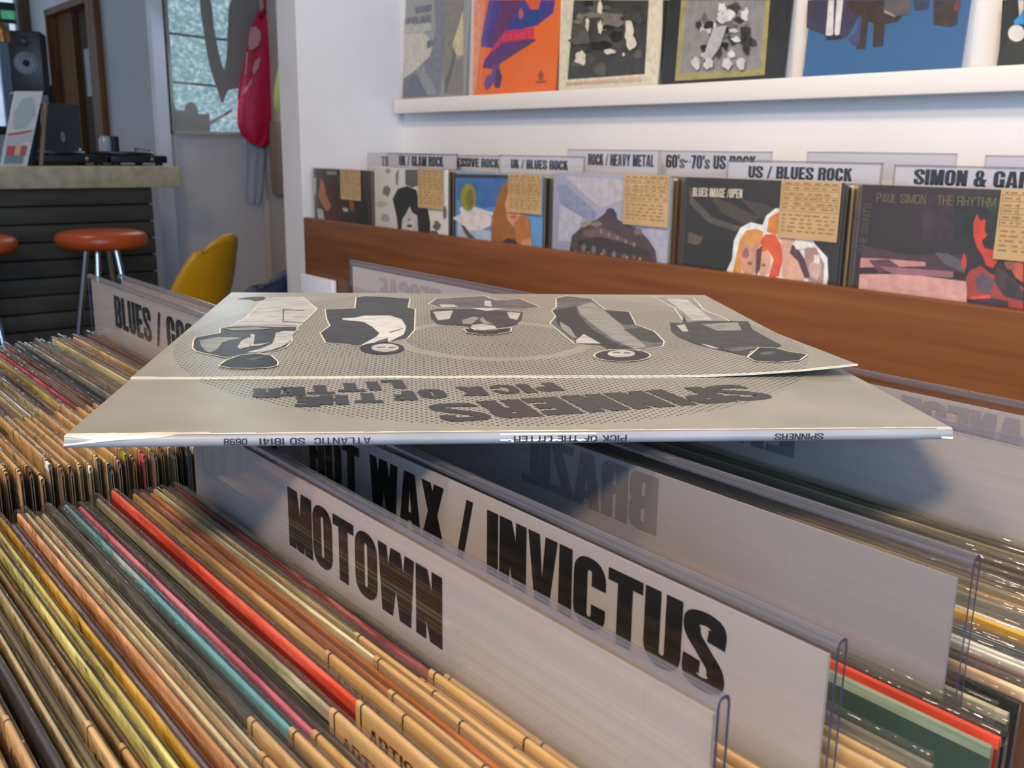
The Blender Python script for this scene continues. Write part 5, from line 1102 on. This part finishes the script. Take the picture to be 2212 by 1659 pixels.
mb = MB(); mb.lathe([(0.024, 0), (0.026, 0.004), (0.021, 0.004), (0.019, 0.001), (0.003, 0.003)], (0.001, 0, hz*0.83), 28, 0, 'x'); mb.build('tweeter', plain('tweeter_dark', S(54,50,54), 0.3), t)
t = thing('speaker_stand', 'slim dark stand holding up the black loudspeaker', 'stand', (sx, sy, ZFL)); off = (sx, sy, ZFL)
mb = MB(); mb.tube([(sx-0.1*dirn.x, sy-0.1*dirn.y, ZFL+0.01), (sx-0.1*dirn.x, sy-0.1*dirn.y, z0-0.012)], 0.018, 12); mb.build('pole', plain('stand_black', S(28,28,30), 0.5), t, off)
mb = MB(); mb.bbox(sx-0.1*dirn.x-0.08, sy-0.1*dirn.y-0.08, z0-0.012, sx-0.1*dirn.x+0.08, sy-0.1*dirn.y+0.08, z0-0.0005, 0.003); mb.build('top_plate', MATS['stand_black'], t, off)
mb = MB(); mb.bbox(sx-0.1*dirn.x-0.13, sy-0.1*dirn.y-0.13, ZFL+0.0005, sx-0.1*dirn.x+0.13, sy-0.1*dirn.y+0.13, ZFL+0.012, 0.004); mb.build('foot_plate', MATS['stand_black'], t, off)
# little wall box under the speaker's right
c = U(106, 210, Y=YD-0.03); o = MB(); o.bbox(c.x-0.09, YD-0.06, c.z-0.075, c.x+0.09, YD-0.0005, c.z+0.075, 0.008); o = o.build('wall_fitting', plain('fitting_black', S(22,22,24), 0.5)); o.location.z += CH
solo(o, 'small black fitting fixed on the wall right of the loudspeaker', 'wall fitting')
# brass pendant at the far left
c = U(4, 72, D=4.6); t = thing('pendant_lamp', 'brass pendant lamp cut by the left edge above the counter', 'lamp', (c.x, c.y, c.z-0.04)); off = (c.x, c.y, c.z-0.04)
BR = plain('brass', S(140,104,50), 0.35, 0.7)
mb = MB(); mb.lathe([(0.036, c.z-0.04), (0.037, c.z-0.01), (0.030, c.z+0.02), (0.018, c.z+0.038), (0.008, c.z+0.05)], (c.x, c.y, 0), 28); mb.build('lamp_shade', BR, t, off)
mb = MB(); mb.tube([(c.x, c.y, c.z+0.048), (c.x, c.y, ZC-0.001)], 0.004, 8); mb.build('cord', plain('cord_dark', S(40,34,28), 0.7), t, off)

# hanging bags and clothes by the frosted window
def cloth(name, label, cat, pxl, pxr, plane, mat, thick=0.05, seed=1, extra=None, part='bag_body'):
    """soft hanging sheet: rows of left and right outline pixels from top to bottom, on a plane ('X', x) or ('Y', y) of the room"""
    ax, val = plane; kw = {ax: val}
    out = Vector((1,0,0)) if ax == 'X' else Vector((0,-1,0))
    rows = []; K = 14; n = len(pxl)
    c = U((pxl[0][0]+pxr[0][0])/2, pxl[0][1], **kw); low = min(U(*p, **kw).z for p in (pxl[-1], pxr[-1]))
    t = thing(name, label, cat, (c.x, c.y, low)); off = (c.x, c.y, low)
    for i in range(n):
        a, b = U(*pxl[i], **kw), U(*pxr[i], **kw); f = i/(n-1); row = []
        for k in range(2*K):
            ang = 2*math.pi*k/(2*K); u = 0.5-0.5*math.cos(ang); fold = 0.006*math.sin(u*15+seed+f*2)*(0.4+0.6*f)
            th = thick*(0.30+0.70*math.sin(math.pi*min(f*0.8+0.12, 1)))
            row.append(a.lerp(b, u)+out*(math.sin(ang)*th+fold*(1 if math.sin(ang) > 0 else 0.2)))
        rows.append(row)
    mb = MB(); mb.grid(rows, 0, True, True); mb.face(rows[0][::-1]); mb.face(rows[-1])
    mb.build(part, mat, t, off)
    mb = MB(); mb.tube([c+out*0.0+Vector((0,0,0.0)), c+Vector((0,0,0.05)), c+Vector((0,0,0.07))-out*0.02], 0.006, 8); mb.build('hanging_loop', plain('loop_cord', S(120,110,104), 0.7), t, off)
    if extra: extra(t, off, kw, out)
    return t
PINK = noisy('pink_plastic', S(186,14,54), S(206,24,78), (7,7,3), 0.42, 3)
def pink_extra(t, off, kw, out):
    for pts in ([(566,0),(572,18),(556,40)], [(600,0),(594,18),(604,40)]):
        P = [U(px, py, **kw)+out*0.02 for px, py in pts]; P[0].z += 0.10
        mb = MB(); mb.tube(P, 0.016, 8); mb.build('handle', PINK, t, off)
    side = Vector((0,1,0)) if 'X' in kw else Vector((1,0,0)); k = list(kw)[0]; v = kw[k]+(0.052 if k == 'X' else -0.052); kk = {k: v}
    o = out*v if k == 'X' else Vector((0, v, 0))
    mb = MB(); fr = (o, side, Vector((0,0,1)), out)
    for pl in ([(541,60),(551,57),(562,66),(564,82),(558,98),(548,106),(538,108),(536,96),(538,76)], [(532,112),(536,114),(532,162),(528,160)], [(545,150),(552,130),(563,124),(558,148),(548,162)], [(519,208),(526,196),(545,168),(544,180),(530,200)]):
        P = [U(px, py, **kk) for px, py in pl]; mb.poly(fr, [(p.dot(side), p.z) for p in P], ())
    mb.build('printed_marks', plain('bag_print_pink', S(222,160,170), 0.5), t, off)
cloth('shopping_bag', 'bright pink plastic bag with pale marks hanging beside the partition', 'bag', [(556,24),(547,50),(540,80),(530,120),(522,160),(514,200),(511,240),(513,270),(520,290),(540,308)], [(606,24),(608,50),(610,80),(612,120),(614,160),(614,200),(612,240),(608,270),(600,298),(568,320)], ('X', XW+0.075), PINK, 0.045, 1, pink_extra)
cloth('tote_bag', 'yellow-green bag hanging behind the pink bag at the partition', 'bag', [(601,146),(597,165),(594,190),(592,215),(594,232),(602,248)], [(646,148),(646,165),(646,190),(646,215),(646,230),(640,250)], ('Y', YR-0.05), plain('lime_cloth', S(136,154,36), 0.7), 0.025, 4)
cloth('grey_cloth', 'pale grey cloth hanging on the wall under the pink bag', 'cloth', [(524,268),(525,300),(526,350),(527,400),(528,425),(534,440)], [(574,268),(574,300),(572,350),(569,400),(567,428),(562,441)], ('X', XW+0.016), noisy('grey_weave', S(160,166,182), S(174,180,192), (12,12,3), 0.8, 3), 0.010, 6, part='cloth_body')
cloth('brown_coat', 'dim brown coat hanging against the wall behind the pink bag', 'coat', [(583,262),(583,320),(584,380),(588,420)], [(640,262),(640,320),(640,380),(636,424)], ('Y', YR-0.02), noisy('brown_cloth', S(122,104,92), S(138,120,106), (12,12,3), 0.85, 3), 0.010, 8, part='coat_body')

# chairs
def shell_chair(label, outline, D, mat, yawd, wd=0.40, scale=1.0, base=None):
    c = U(*outline, D=D); zt_ = c.z
    seat = ZFL+0.44; hb = zt_-seat
    t = thing('shell_chair', label, 'chair', (c.x, c.y, ZFL)); t.rotation_euler.z = math.radians(yawd)
    rows = []; K = 16
    prof = []                                     # (forward, height, half width, wrap)
    for i in range(13):
        f = i/12; prof.append((-0.03-0.10*(1-f)**1.6+0.02, seat-ZFL+0.02+hb*(1-0.02)*(1-f)-0.0, wd/2*min(1, (0.42+0.58*math.sin(min(1, f*1.5+0.06)*math.pi/2))), 0.10*(0.35+0.65*f)))
    for i in range(1, 9):
        f = i/8; prof.append((-0.01+0.40*f, seat-ZFL+0.02-0.045*math.sin(f*math.pi)*1-0.012*f, wd/2*(1-0.10*f), 0.06*(1-f*0.7)))
    for fwd, z, hw_, wr in prof:
        row = []
        for k in range(K+1):
            s = -1+2*k/K; row.append((fwd+wr*abs(s)**2.2, hw_*s, z+ (0.05*abs(s)**2.5 if fwd > 0.02 else 0) - (0.035*abs(s)**2.4 if z-(seat-ZFL) > hb*0.9 else 0)))
        rows.append(row)
    mb = MB(); mb.grid(rows, 0, True)
    o = mb.build('seat_shell', mat, t); md = o.modifiers.new('thickness', 'SOLIDIFY'); md.thickness = 0.008; md.offset = 0
    mm = plain('chair_leg_metal', S(60,58,56), 0.4, 0.6)
    for sx_, sy_ in ((0.04,-1),(0.04,1),(0.34,-1),(0.34,1)):
        mb = MB(); mb.tube([(0.18+(sx_-0.18)*0.5, sy_*0.07, seat-ZFL-0.03), (sx_*1.1-0.02, sy_*0.19, 0.001)], 0.010, 8); mb.build('leg', mm, t)
    return t
YEL = plain('yellow_plastic', S(206,150,16), 0.4); NAV = noisy('navy_plastic', S(38,44,66), S(46,52,76), (8,8,8), 0.6, 3)
shell_chair('yellow plastic shell chair in front of the wall under the frosted window', (446, 511), 3.6, YEL, 206, 0.33)
shell_chair('dark navy shell chair partly hidden by the white partition', (606, 572), 2.95, NAV, 203, 0.5)
